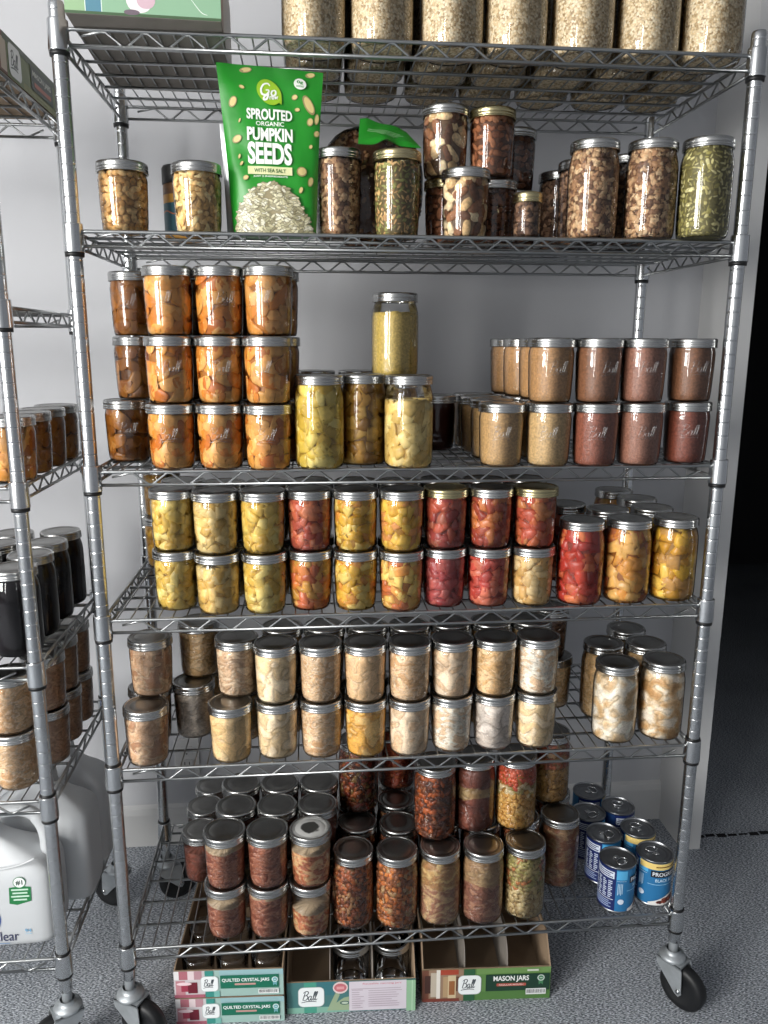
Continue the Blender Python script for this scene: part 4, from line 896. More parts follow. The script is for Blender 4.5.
('P',0.3358,0.2160,0.7440,'beefstew',0.93,'s',1.00,0,'dim brown jar on top of the set back meat jar, fifth shelf','jars of pale canned meat on the fifth shelf'),
('Q',0.4338,0.0495,0.6262,'chickchunk',0.88,'s',1.00,0,'front quart of cream and white meat chunks, farther from the doorway','quarts of chunky white meat near the doorway on the fifth shelf'),
('Q',0.5372,0.0535,0.6262,'chickchunk2',0.90,'s',1.00,0,'front quart of golden and white meat chunks nearest the doorway','quarts of chunky white meat near the doorway on the fifth shelf'),
('Q',0.4444,0.1553,0.6262,'chicktan',0.90,'s',1.00,0,'quart of tan meat set back behind the cream and white quart','quarts of chunky white meat near the doorway on the fifth shelf'),
('Q',0.5310,0.2408,0.6262,'chicktan',0.90,'s',1.00,0,'rearmost meat quart by the rear post, only its lid showing','quarts of chunky white meat near the doorway on the fifth shelf'),
('Q',0.5381,0.1473,0.6262,'chicktan',0.90,'s',1.00,0,'rear meat quart directly behind the golden and white quart','quarts of chunky white meat near the doorway on the fifth shelf'),
('P',-0.3874,0.0408,0.2212,'beef',0.68,'s',1.00,0,'red meat pint, lower half of the first front stack from the corner post, bottom shelf','pint jars of red meat on the bottom shelf'),
('P',-0.3857,0.0409,0.3390,'beef',0.76,'s',1.00,0,'red meat pint on top of the first front stack, bottom shelf','pint jars of red meat on the bottom shelf'),
('P',-0.2990,0.0354,0.2212,'beef',0.84,'s',1.00,0,'red meat pint, lower half of the second front stack from the corner post, bottom shelf','pint jars of red meat on the bottom shelf'),
('P',-0.2972,0.0353,0.3390,'beef',0.90,'s',1.00,0,'red meat pint on top of the second front stack, bottom shelf','pint jars of red meat on the bottom shelf'),
('P',-0.2103,0.0319,0.2212,'beefor',0.50,'s',1.00,0,'red meat pint, lower half of the third front stack from the corner post, bottom shelf','pint jars of red meat on the bottom shelf'),
('P',-0.2087,0.0309,0.3390,'beefor',0.70,'w',1.00,0,'red meat pint with a white residue ring on its lid','pint jars of red meat on the bottom shelf'),
('P',-0.4622,0.2242,0.2212,'beefdk',0.68,'s',1.00,0,'single dull lidded red meat pint, set back beside the first front stack','pint jars of red meat on the bottom shelf'),
('P',-0.4655,0.3209,0.2212,'beefdk',0.68,'s',1.00,0,'single dull lidded red meat pint, second back at the open end of the shelf','pint jars of red meat on the bottom shelf'),
('P',-0.3696,0.1276,0.2212,'beef',0.70,'s',1.00,0,'lower red meat pint, second row behind the first front stack','pint jars of red meat on the bottom shelf'),
('P',-0.3694,0.1281,0.3390,'beefdk',0.68,'s',1.00,0,'upper dull lidded red meat pint, second row behind the first front stack','pint jars of red meat on the bottom shelf'),
('P',-0.2811,0.1223,0.2212,'beef',0.70,'s',1.00,0,'lower red meat pint, second row behind the second front stack','pint jars of red meat on the bottom shelf'),
('P',-0.2809,0.1225,0.3390,'beefdk',0.68,'s',1.00,0,'upper dull lidded red meat pint, second row behind the second front stack','pint jars of red meat on the bottom shelf'),
('P',-0.1924,0.1187,0.2212,'beef',0.70,'s',1.00,0,'lower red meat pint, second row behind the third front stack','pint jars of red meat on the bottom shelf'),
('P',-0.1922,0.1190,0.3390,'beefdk',0.68,'s',1.00,0,'upper dull lidded red meat pint, second row behind the third front stack','pint jars of red meat on the bottom shelf'),
('P',-0.4572,0.4093,0.2212,'beefdk',0.68,'s',1.00,0,'single dull lidded red meat pint, rear corner by the open end of the shelf','pint jars of red meat on the bottom shelf'),
('P',-0.3652,0.2163,0.2212,'beef',0.70,'s',1.00,0,'lower red meat pint, third row behind the first front stack','pint jars of red meat on the bottom shelf'),
('P',-0.3659,0.2168,0.3390,'beefdk',0.68,'s',1.00,0,'upper dull lidded red meat pint, third row behind the first front stack','pint jars of red meat on the bottom shelf'),
('P',-0.2767,0.2110,0.2212,'beef',0.70,'s',1.00,0,'lower red meat pint, third row behind the second front stack','pint jars of red meat on the bottom shelf'),
('P',-0.2773,0.2112,0.3390,'beefdk',0.68,'s',1.00,0,'upper dull lidded red meat pint, third row behind the second front stack','pint jars of red meat on the bottom shelf'),
('P',-0.1879,0.2076,0.2212,'beef',0.70,'s',1.00,0,'lower red meat pint, third row behind the third front stack','pint jars of red meat on the bottom shelf'),
('P',-0.1886,0.2078,0.3390,'beefdk',0.68,'s',1.00,0,'upper dull lidded red meat pint, third row behind the third front stack','pint jars of red meat on the bottom shelf'),
('Q',-0.1197,0.0505,0.2212,'stewdk',0.88,'s',1.00,0,'front quart of dark orange and brown stew, bottom shelf','quarts of soup and stew on the bottom shelf'),
('Q',-0.0264,0.0409,0.2212,'stewor',0.88,'s',1.00,0,'front quart of orange carrot and brown stew, bottom shelf','quarts of soup and stew on the bottom shelf'),
('Q',0.0671,0.0443,0.2212,'stewtan',0.88,'s',1.00,0,'front quart of tan topped brown meat, bottom shelf','quarts of soup and stew on the bottom shelf'),
('Q',0.1606,0.0393,0.2212,'stewmeat',0.88,'s',1.00,0,'front quart of brown shredded meat, bottom shelf','quarts of soup and stew on the bottom shelf'),
('Q',0.2541,0.0453,0.2212,'soupgreen',0.88,'s',1.00,0,'front quart of green flecked pale bean soup, bottom shelf','quarts of soup and stew on the bottom shelf'),
('Q',0.3619,0.1384,0.2212,'souptan',0.88,'s',1.00,0,'quart of dull tan vegetable soup nearest the bean cans','quarts of soup and stew on the bottom shelf'),
('Q',-0.1052,0.1459,0.2212,'stewdk',0.88,'s',1.00,0,'rear quart with bare lid behind the dark orange stew quart','quarts of soup and stew on the bottom shelf'),
('Q',-0.1011,0.2396,0.2212,'stewdk',0.88,'s',1.00,0,'rear quart carrying a dark bean soup quart','quarts of soup and stew on the bottom shelf'),
('Q',-0.0123,0.1336,0.2212,'stewdk',0.88,'s',1.00,0,'rear quart with bare lid behind the carrot stew quart','quarts of soup and stew on the bottom shelf'),
('Q',-0.0080,0.2276,0.2212,'stewdk',0.88,'s',1.00,0,'second rear quart with bare lid in line with the carrot stew quart','quarts of soup and stew on the bottom shelf'),
('Q',0.0024,0.3208,0.2212,'stewdk',0.88,'s',1.00,0,'rearmost quart carrying an orange soup quart','quarts of soup and stew on the bottom shelf'),
('Q',0.0813,0.1379,0.2212,'stewdk',0.88,'s',1.00,0,'quart carrying the big raised carrot and bean quart','quarts of soup and stew on the bottom shelf'),
('Q',0.1747,0.1319,0.2212,'stewdk',0.88,'s',1.00,0,'quart carrying the raised quart of layered dark meat','quarts of soup and stew on the bottom shelf'),
('Q',0.2681,0.1385,0.2212,'stewdk',0.88,'s',1.00,0,'quart carrying the raised yellow-bottomed soup quart','quarts of soup and stew on the bottom shelf'),
('Q',0.3700,0.2319,0.2212,'stewdk',0.88,'s',1.00,0,'rear quart carrying the dim yellow soup quart','quarts of soup and stew on the bottom shelf'),
('Q',-0.0975,0.2101,0.3898,'soupdk',0.90,'s',1.00,0,'raised quart of dark red bean soup above the bare lids','quarts of soup and stew on the bottom shelf'),
('Q',0.0013,0.3000,0.3898,'soupor',0.90,'s',1.00,0,'raised quart of orange soup at the rear, partly hidden','quarts of soup and stew on the bottom shelf'),
('Q',0.0624,0.0948,0.3898,'soupcar',0.90,'s',1.00,0,'raised quart of carrots and dark beans, nearest of the raised quarts','quarts of soup and stew on the bottom shelf'),
('Q',0.1537,0.1161,0.3898,'layer',0.90,'s',1.00,0,'raised quart of dark red meat with a pale upper band','quarts of soup and stew on the bottom shelf'),
('Q',0.2473,0.1150,0.3898,'soupyel',0.90,'s',1.00,0,'raised quart with red and white top and yellow bottom','quarts of soup and stew on the bottom shelf'),
('Q',0.3538,0.2100,0.3898,'soupyel2',0.90,'s',1.00,0,'raised dim quart of red and yellow soup nearest the bean cans','quarts of soup and stew on the bottom shelf'),
('C',0.4647,0.0446,0.2212,'can0',1.00,'s',1.00,0,'front blue bean can with its white nutrition panel facing out','cans of beans on the bottom shelf'),
('C',0.5552,0.0575,0.2212,'can1',1.00,'s',1.00,0,'front blue bean can with a yellow top band nearest the corner post','cans of beans on the bottom shelf'),
('C',0.4672,0.1353,0.2212,'can2',1.00,'s',1.00,0,'blue bean can directly behind the nutrition panel can','cans of beans on the bottom shelf'),
('C',0.5537,0.1469,0.2212,'can3',1.00,'s',1.00,0,'yellow banded can second from the doorway corner post','cans of beans on the bottom shelf'),
('C',0.4614,0.2196,0.2212,'can4',1.00,'s',1.00,0,'dim can third back in the file beside the soup quarts','cans of beans on the bottom shelf'),
('C',0.5417,0.2381,0.2212,'can5',1.00,'s',1.00,0,'dim dark blue can by the rear wire shelf edge','cans of beans on the bottom shelf'),
('C',0.4935,0.3087,0.2212,'can6',1.00,'s',1.00,0,'rearmost can, beside the raised soup quarts','cans of beans on the bottom shelf'),
('P',-0.7380,0.0500,1.1902,'peach',0.95,'s',1.00,0,'peach jar on the neighbouring rack, first from the front in its file','peach jars on the neighbouring rack'),
('P',-0.7380,0.1400,1.1902,'peachdk',0.95,'s',1.00,0,'peach jar on the neighbouring rack, second from the front in its file','peach jars on the neighbouring rack'),
('P',-0.7380,0.2300,1.1902,'peachdk',0.95,'s',1.00,0,'peach jar on the neighbouring rack, third from the front in its file','peach jars on the neighbouring rack'),
('P',-0.7380,0.3200,1.1902,'peachdk',0.95,'s',1.00,0,'peach jar on the neighbouring rack, fourth from the front in its file','peach jars on the neighbouring rack'),
('P',-0.8350,0.0500,1.1902,'peach',0.95,'s',1.00,0,'peach jar on the neighbouring rack beside the front one of the file','peach jars on the neighbouring rack'),
('P',-0.8350,0.1450,1.1902,'darkred',0.95,'s',1.00,0,'dark jar on the neighbouring rack behind the outer front peach jar','peach jars on the neighbouring rack'),
('Q',-0.7620,0.0600,0.8542,'juice',0.95,'s',1.00,0,'quart of nearly black juice, first from the front in the file by the rail','jars of black juice on the neighbouring rack'),
('Q',-0.7620,0.1580,0.8542,'juice',0.95,'s',1.00,0,'quart of nearly black juice, second from the front in the file by the rail','jars of black juice on the neighbouring rack'),
('Q',-0.7620,0.2560,0.8542,'juice',0.95,'s',1.00,0,'quart of nearly black juice, third from the front in the file by the rail','jars of black juice on the neighbouring rack'),
('Q',-0.7620,0.3560,0.8542,'juice',0.95,'s',1.00,0,'quart of nearly black juice, fourth from the front in the file by the rail','jars of black juice on the neighbouring rack'),
('Q',-0.8620,0.0550,0.8542,'juice',0.95,'s',1.00,0,'quart of nearly black juice, first from the front in the inner file','jars of black juice on the neighbouring rack'),
('Q',-0.8620,0.1520,0.8542,'juice',0.95,'s',1.00,0,'quart of nearly black juice, second from the front in the inner file','jars of black juice on the neighbouring rack'),
('Q',-0.8620,0.2490,0.8542,'juice',0.95,'s',1.00,0,'quart of nearly black juice, third from the front in the inner file','jars of black juice on the neighbouring rack'),
('Q',-0.8620,0.3460,0.8542,'juice',0.95,'s',1.00,0,'quart of nearly black juice, fourth from the front in the inner file','jars of black juice on the neighbouring rack'),
('P',-0.7850,0.0500,0.5802,'chick',0.95,'s',1.00,0,'lower meat pint on the neighbouring rack, first from the front','meat pints on the neighbouring rack'),
('P',-0.7850,0.0500,0.6980,'chick',0.95,'s',1.00,0,'upper meat pint on the neighbouring rack, first from the front','meat pints on the neighbouring rack'),
('P',-0.7520,0.1420,0.5802,'chickdim',0.95,'s',1.00,0,'lower meat pint on the neighbouring rack, second from the front','meat pints on the neighbouring rack'),
('P',-0.7520,0.1420,0.6980,'chickdim',0.95,'s',1.00,0,'upper meat pint on the neighbouring rack, second from the front','meat pints on the neighbouring rack'),
('P',-0.7520,0.2340,0.5802,'chickdim',0.95,'s',1.00,0,'lower meat pint on the neighbouring rack, third from the front','meat pints on the neighbouring rack'),
('P',-0.7520,0.2340,0.6980,'chickdim',0.95,'s',1.00,0,'upper meat pint on the neighbouring rack, third from the front','meat pints on the neighbouring rack'),
('P',-0.7520,0.3260,0.5802,'chickdim',0.95,'s',1.00,0,'lower meat pint on the neighbouring rack, fourth from the front','meat pints on the neighbouring rack'),
('P',-0.7520,0.3260,0.6980,'chickdim',0.95,'s',1.00,0,'upper meat pint on the neighbouring rack, fourth from the front','meat pints on the neighbouring rack')]
for n, (t, x, y, z, kind, fill, lid, sz, em, label, group) in enumerate(JARS):
    if t == 'C': continue
    rz = random.uniform(-PI, PI)
    j = empty('mason_jar', (x, y, z), 0, label, 'jar', group)
    put('glass_body', glass_mesh(t, sz), j)
    c = put('contents', contents_mesh(kind, t, sz, fill, n % (3 if kind in ('peach', 'chick', 'chicklt', 'beef', 'pine', 'chicktan', 'peachdk') else 1)), j, (0, 0, 0), (0, 0, rz)); c['kind'] = 'stuff'
    bm, lm = lid_meshes(t, sz, lid)
    put('band', bm, j, None, (0, 0, rz)); put('lid', lm, j, None, (0, 0, rz))
    if em: put('embossed_script', emboss_mesh(t), j, None, (0, 0, random.uniform(-.35, .35)+math.atan2(-(x+.1965), y+1.43)*-.0))

# ------------------------------------------------------------------ cans
def can_parts():
    b = MB(); b.lathe([(.037, .0008), (.0393, .0006), (.0398, .002), (.0398, .0035), (.0388, .0045), (.0388, .1075), (.0398, .1085), (.0399, .1105), (.0392, .1118), (.0380, .1112), (.0377, .1085), (.0372, .1072)], 44, capb=True)
    body = b.mesh('can_body', CANM)
    l = MB(); l.lathe([(.0374, .1074), (.0350, .1070), (.0338, .1078), (.0322, .1078), (.0312, .1070), (.0250, .1070), (.0240, .1076), (.0228, .1070), (.001, .1070)], 40)
    lid = l.mesh('can_lid', CANM)
    r = MB(); ring = [(.013*math.cos(a), -.012+.0095*math.sin(a), .1092+.001*math.cos(a)) for a in [2*PI*k/20 for k in range(21)]]
    r.tube(ring, .0014, 6); r.box(-.006, .0, .1076, .006, .010, .1092); r.lathe([(.0034, .1072), (.0034, .1098), (.001, .1101)], 12, c=(0, .006, 0))
    return body, lid, r.mesh('pull_tab', CHROME)
CB, CL, CT = can_parts()
def can_label(style):
    NAVY, BLUE, WHITE, YEL, BLK = (20, 36, 92), (40, 112, 162), (226, 230, 236), (232, 204, 124), (20, 20, 24)
    d = Decal(.00006); y0, y1 = .0052, .1068; C = 2*PI*.0389
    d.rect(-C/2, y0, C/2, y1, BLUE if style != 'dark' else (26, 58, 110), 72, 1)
    d.rect(-.060, y0, 0, y1, NAVY, 20, 1)
    d.rect(-.0565, .083, -.004, .100, (206, 214, 226), 18, 1)                       # nutrition panel
    for k in range(3): d.rect(-.054, .0855+k*.0048, -.007-.006*(k % 2), .0878+k*.0048, NAVY, 16, 1)
    for cx in (-.0555, -.0425, -.0295, -.0165):
        for k in range(9):
            d.rect(cx, .036+k*.0048, cx+(.009 if (k*7+int(-cx*1e4)) % 3 else .006), .0385+k*.0048, (196, 206, 222), 4, 1); d.layer -= 1
    d.layer += 1
    d.rect(-.0565, .0315, -.004, .0328, WHITE, 18, 1)
    for k in range(4): d.rect(-.055, .012+k*.0046, -.008-.005*(k % 2), .0142+k*.0046, (150, 166, 200), 16, 1)
    d.rect(.001, .083, .024, .1045, (84, 168, 214), 8, 1); d.rect(.0015, .0795, .022, .0803, (190, 214, 232), 8, 1)
    for k in range(4): d.rect(.004+k*.003, .046+(k % 2)*.003, .0055+k*.003, .074, (176, 206, 228), 1, 1)
    if style == 'yellow':
        d.rect(.004, .092, .120, y1, YEL, 30, 1); d.rect(.040, .0975, .092, .1005, (120, 86, 30), 12, 1)
    d.rect(.030, .0735, .104, .0895, BLK, 22, 1); d.text('PROGRESSO', .0335, .0765, .067, .0098, WHITE, .02)
    d.text('BLACK BEANS', .040, .0625, .056, .0075, (196, 224, 240), .015); d.rect(.024, .0555, .098, .0568, (150, 196, 224), 22, 1)
    d.ell(.012, .030, .0065, .0065, (206, 218, 232))
    bp = [(.028+.072*(i/20), .006+.030*math.sin(PI*min(1, i/20*.5+.12))*(.45+.55*i/20)) for i in range(21)]
    for i in range(20):                                                                # the bowl, its rim and the beans in it
        x0, x1 = bp[i][0], bp[i+1][0]; d.poly([(x0, y0), (x1, y0), (x1, bp[i+1][1]), (x0, bp[i][1])], (228, 226, 222)); d.layer -= 1
    d.layer += 1
    for k in range(120):
        x = random.uniform(.036, .100); top = float(np.interp(x, [p[0] for p in bp], [p[1] for p in bp]))
        if top-.009 < .010: continue
        y = random.uniform(.012, top-.005); d.ell(x, y, .0036, .0024, random.choice([(92, 38, 34), (124, 58, 48), (70, 28, 28), (150, 88, 70)]), random.uniform(0, PI), 10); d.layer -= (0 if k % 9 == 0 else 1)
    return d
def wrap(r):
    return lambda x, y, z: ((r+z)*math.sin(x/r), -(r+z)*math.cos(x/r), y)
_lab = {}
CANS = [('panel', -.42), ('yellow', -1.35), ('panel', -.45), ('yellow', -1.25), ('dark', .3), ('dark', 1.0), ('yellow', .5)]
k = 0
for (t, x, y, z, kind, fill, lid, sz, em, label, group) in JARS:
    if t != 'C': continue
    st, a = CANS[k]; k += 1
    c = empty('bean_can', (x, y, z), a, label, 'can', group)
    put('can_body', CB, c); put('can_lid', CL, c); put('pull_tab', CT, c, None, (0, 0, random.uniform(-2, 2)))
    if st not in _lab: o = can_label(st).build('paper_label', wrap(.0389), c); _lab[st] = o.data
    else: put('paper_label', _lab[st], c)

# ------------------------------------------------------------------ pouches
def pouch_fn(wb, wt, H, th, cy, lean, seal=.1, wav=.0, skew=.0):
    def wid(v): return (wb+(wt-wb)*v**.8)*(1-.035*math.sin(PI*v))
    def yc(v): return cy+lean*v
    def t(v):
        k = max(0, 1-max(0, v-.12)/(.88-seal*.6))
        return th*(.92+.08*math.sin(PI*min(1, v*2)))*k**.75+.0014
    def front(u, v, s=-1):
        e = max(0, 1-abs(u)**2.6)**.55
        w = wav*(math.sin(9*u+14*v)*.5+math.sin(23*v+5*u)*.3)*e
        return (wid(v)/2*u-(.003*v if skew else 0), yc(v)+s*t(v)*e+(w if s < 0 else 0), H*v-skew*wid(v)/2*u*v)
    return front, wid
def pouch(name, mat, f, parent, nu=26, nv=34):
    mb = MB(); n = nu+1
    for s in (-1, 1):
        vs = [f(2*i/nu-1, j/nv, s) for j in range(nv+1) for i in range(n)]
        fs = [(j*n+i, j*n+i+1, (j+1)*n+i+1, (j+1)*n+i) for j in range(nv) for i in range(nu)]
        if s > 0: fs = [tuple(reversed(q)) for q in fs]
        mb.add(vs, fs, 0, True)
    bot = [f(2*i/nu-1, 0, -1) for i in range(n)]+[f(2*i/nu-1, 0, 1) for i in range(n)]
    mb.add(bot, [(i+1, i, n+i, n+i+1) for i in range(nu)])
    return mb.build(name, mat, parent)
GREEN = principled('green_pouch_film', (36, 140, 40), .34, var=.08, vscale=24, bump=.3, bscale=26)
FOIL = principled('silver_pouch_film', (196, 198, 200), .3, .5, bump=.15, bscale=30)
BX, BY, BZ = -.2545, .060, 1.6245
bag = empty('seed_pouch', (BX, BY, BZ), 0, 'bright green stand-up pouch of sprouted pumpkin seeds with white lettering', 'pouch')
BH = .284
bf, bw = pouch_fn(.146, .186, BH, .026, .012, .012, wav=.0022, skew=.06)
pouch('pouch_film', GREEN, bf, bag)
d = Decal(.00005)
S = .000338
def zx(X): return (X-345)*S
def zy(Y): return (945-Y)*S
W_, LEAF, CREAM = (240, 244, 236), (150, 192, 44), (222, 222, 170)
def seed(X, Y, a, b, rot, col=(216, 196, 132)):
    d.ell(zx(X), zy(Y), a*S, b*S, tuple(int(c*.72) for c in col), rot, 16); d.ell(zx(X)+.0004, zy(Y)+.0004, a*S*.8, b*S*.76, col, rot, 16)
for q in [(220,130,32,13,.15),(552,126,26,13,.2),(150,290,30,19,1.1),(540,278,52,24,-1.1),(468,245,17,13,.6),(480,306,14,10,.2),(545,362,22,16,1.2),(165,470,27,18,.6),(198,215,15,9,-.3),(182,380,12,5,1.2),(495,618,27,25,.4),(540,665,26,14,1.3),(205,660,16,12,.5),(580,345,28,12,1.4),(578,418,18,14,.9),(488,712,18,10,1.2),(185,590,13,7,1),(545,487,12,9,1),(175,555,13,6,1.3)]: seed(*q)
lf = [(zx(338+62*math.cos(a)*(1.0+.12*math.cos(2*a+1.6))), zy(232-62*math.sin(a)*(1.0+.12*math.cos(2*a+1.6)))) for a in [2*PI*k/40 for k in range(40)]]
lf[37:40] = [(zx(392), zy(268)), (zx(400), zy(290)), (zx(402), zy(262))]
d.poly(lf, LEAF)
d.script(SCRIPT_GO, zx(292), zy(250), 58*S, .0034, W_, .1); d.text('raw', zx(340), zy(270), 46*S, 17*S, W_, .03, rot=.12)
d.text('SPROUTED', zx(219), zy(371), 234*S, 55*S, W_, .035); d.text('ORGANIC', zx(266), zy(400), 144*S, 22*S, W_, .012)
d.text('PUMPKIN', zx(219), zy(476), 234*S, 66*S, W_, .04); d.text('SEEDS', zx(219), zy(592), 228*S, 110*S, W_, .04)
d.rect(zx(217), zy(642), zx(446), zy(602), CREAM, 8, 2); d.layer += 10; d.text('WITH SEA SALT', zx(250), zy(632), 164*S, 19*S, (44, 96, 40), .02); d.text('JUST 2 INGREDIENTS', zx(245), zy(658), 176*S, 11*S, W_, .015)
d.ell(zx(498), zy(178), 32*S, 28*S, W_); d.text('0g', zx(482), zy(180), 32*S, 20*S, (40, 140, 50), .03); d.text('ADDED', zx(478), zy(194), 40*S, 9*S, (40, 140, 50), .02)
for X0, X1, Y0 in ((156, 540, 945),):
    n = 30
    for i in range(n):
        a0 = X0+(X1-X0)*i/n; a1 = X0+(X1-X0)*(i+1)/n; top = lambda X: 690+255*min(1, abs((X-335)/214))**2.7
        m = 6
        for j in range(m):
            d.poly([(zx(a0), zy(945-(945-top(a0))*j/m)), (zx(a1), zy(945-(945-top(a1))*j/m)), (zx(a1), zy(945-(945-top(a1))*(j+1)/m)), (zx(a0), zy(945-(945-top(a0))*(j+1)/m))], (150, 138, 104)); d.layer -= 1
d.layer += 1; base = d.layer
for k in range(560):
    X = random.uniform(150, 545); tp = 690+255*min(1, abs((X-335)/214))**2.7; Y = random.uniform(tp-4, 940)
    d.layer = base+2*(k % 9); a_, b_, o_ = random.uniform(12, 18)*S, random.uniform(5, 7.5)*S, random.uniform(-1, 1); d.ell(zx(X), zy(Y), a_*1.12, b_*1.3, (104, 98, 74), o_, 10); d.ell(zx(X), zy(Y), a_, b_, random.choice([(222,216,184),(206,198,160),(184,178,142),(228,224,202),(160,152,120)]), o_, 10)
def on_bag(x, y, z):
    v = min(1, max(0, y/BH)); u = max(-1, min(1, 2*x/bw(v))); p = bf(u, v); return (p[0], p[1]-.0014-z, p[2]+.0002)
d.build('printed_design', on_bag, bag)
bag.location.x += .0015
foil = empty('foil_pouch', (-.300, .128, BZ), 0, 'plain silver pouch with only its edge showing behind the green seed pouch', 'pouch')
ff, fw = pouch_fn(.086, .104, .205, .016, .0, .012, wav=.003); pouch('pouch_film', FOIL, ff, foil, 18, 24)

# clear bag of nuts with its green top folded over a jar lid
nb = empty('nut_bag', (-.068, .205, BZ), 0, 'clear bag of brown nuts with a folded green top over a jar lid', 'bag')
rng = np.random.default_rng(5)
V = []; F = []; C = []
def addm(v, f, c):
    b = sum(len(x) for x in V); V.append(v); F.extend(tuple(b+i for i in q) for q in f); C.append(np.tile(np.array([*c, 1.]), (len(v), 1)))
tv, tf = superell(12, 20, .75)
addm(np.stack([tv[:, 0]*.094, tv[:, 1]*.042, (tv[:, 2]+1)*.105+.001], 1), tf, L3((84, 52, 34)))
sv, sf = superell(4, 6, .7)
for k in range(900):
    q = rng.normal(size=3); q /= np.linalg.norm(q); q = np.sign(q)*np.abs(q)**.75
    if q[1] > .3: continue
    p = np.array([q[0]*.0945, q[1]*.0425, (q[2]+1)*.106+.001])
    v = (sv*np.array([.0062, .0046, .0038])*(.7+.6*rng.random(3))) @ rand_rot(rng).T+p; v[:, 2] = np.maximum(v[:, 2], .0006)
    addm(v, sf, np.array(L3([(176,134,96),(136,94,66),(202,162,120),(106,72,52)][rng.integers(4)])))
me = bpy.data.meshes.new('nuts'); v = np.concatenate(V); c = np.concatenate(C); me.from_pydata(v.tolist(), [], F)
at = me.color_attributes.new('Col', 'FLOAT_COLOR', 'POINT'); at.data.foreach_set('color', c.astype(np.float32).ravel()); me.materials.append(NUTS); me.polygons.foreach_set('use_smooth', [True]*len(me.polygons)); me.update()
put('nuts', me, nb)['kind'] = 'stuff'
fm = MB(); tv, tf = superell(14, 24, .75); fm.add(np.stack([tv[:, 0]*.101, tv[:, 1]*.049, (tv[:, 2]+1)*.1115+.0003], 1).tolist(), tf, 0, True); fm.build('clear_film', FILM, nb)
# flap in world coordinates, given relative to the bag
def rel(p): return (p[0]+.068, p[1]-.205, p[2]-BZ)
T0, T1 = Vector((-.096, .118, 1.836)), Vector((-.012, .110, 1.814))
B0, B1 = Vector((-.104, .050, 1.777)), Vector((-.002, .044, 1.7715))
mb = MB(); nu, nv = 24, 14
def flap(u, v, s):
    p = (T0.lerp(T1, u)).lerp(B0.lerp(B1, u), v)
    p = p+Vector((.010*v*(u > .75)*(u-.75)*4, 0, 0))
    edge = min(1, min(u, 1-u)*7)*min(1, (1-v)*4+.15)
    dip = .011*math.exp(-((u-.50)/.15)**2)*v**3
    n = Vector((0, -.62, .78))
    return p+n*(s*.003*edge+.0012*math.sin(11*u+5*v)*edge)+Vector((0, .004, dip))+Vector((0, 0, .0045))
for s in (1, -1):
    vs = [rel(flap(i/nu, j/nv, s)) for j in range(nv+1) for i in range(nu+1)]
    fs = [(j*(nu+1)+i, j*(nu+1)+i+1, (j+1)*(nu+1)+i+1, (j+1)*(nu+1)+i) for j in range(nv) for i in range(nu)]
    mb.add(vs, fs if s < 0 else [tuple(reversed(q)) for q in fs], 0, True)
fo = mb.build('folded_top', GREEN, nb)
d = Decal(.00005)
for k, (a, b) in enumerate(((.18, .80), (.16, .84), (.34, .74), (.40, .66))): d.rect(a, .40+k*.075, b, .40+k*.075+.018, (176, 220, 170), 14, 1)
d.build('printed_lines', lambda x, y, z: tuple(Vector(rel(flap(x, y, 1)))+Vector((0, -.62, .78))*(.0005+z)), fo)

# black capped container behind the cashews
sp = empty('spice_container', (-.425, .148, BZ), 0, 'black capped round container with orange and teal bands behind the cashew jar', 'container')
b = MB(); b.lathe([(.030, .0), (.0345, .0005), (.0355, .003), (.0355, .0095)], 36, 1, capb=True); b.lathe([(.0355, .0095), (.0355, .064)], 36, 2); b.lathe([(.0355, .064), (.0355, .079)], 36, 1); b.lathe([(.0355, .079), (.0355, .096), (.033, .100)], 36, 0)
b.build('printed_tube', [principled('brown_print', (128, 92, 62), .4, var=.35, vscale=60), ink((206, 150, 62)), ink((52, 96, 108))], sp)
b = MB(); b.lathe([(.0335, .098), (.0362, .0985), (.0365, .101), (.0362, .126), (.034, .130), (.001, .130)], 36); b.build('cap', SLEEVE, sp)
d = Decal(); d.stroke([(-.05, .046), (-.03, .050), (-.012, .044), (.01, .047)], .002, (200, 120, 80)); d.build('printed_line', wrap(.0356), sp)

# ------------------------------------------------------------------ cardboard boxes and trays
def badge(d, x0, y0, x1, y1, inkc=(70, 78, 84)):
    d.rrect(x0-.0012, y0-.0012, x1+.0012, y1+.0012, (y1-y0)*.24, (196, 206, 204)); d.rrect(x0, y0, x1, y1, (y1-y0)*.22, (238, 242, 242))
    w = x1-x0; h = (y1-y0)*.44
    d.script(SCRIPT_BALL, x0+w*.16, y0+(y1-y0)*.34, h, h*.105, inkc, .22, w*.60/(1.72*h))
def barcode(d, x0, y0, x1, y1):
    d.rect(x0, y0, x1, y1, (232, 234, 232))
    x = x0+.002
    while x < x1-.003:
        w = random.choice([.0006, .0010, .0014]); d.rect(x, y0+(y1-y0)*.22, x+w, y1-(y1-y0)*.15, (60, 64, 66)); d.layer -= 1; x += w+random.choice([.0007, .0012])
    d.layer += 1
def seal(d, x, y, r, c, c2): d.poly([(x-r*.7, y), (x-r*.55, y-r*2.3), (x, y-r*1.7), (x+r*.55, y-r*2.3), (x+r*.7, y)], c2); d.ell(x, y, r, r, c); d.ell(x, y, r*.7, r*.7, c2); d.rect(x-r*.4, y-r*.12, x+r*.4, y+r*.12, c)
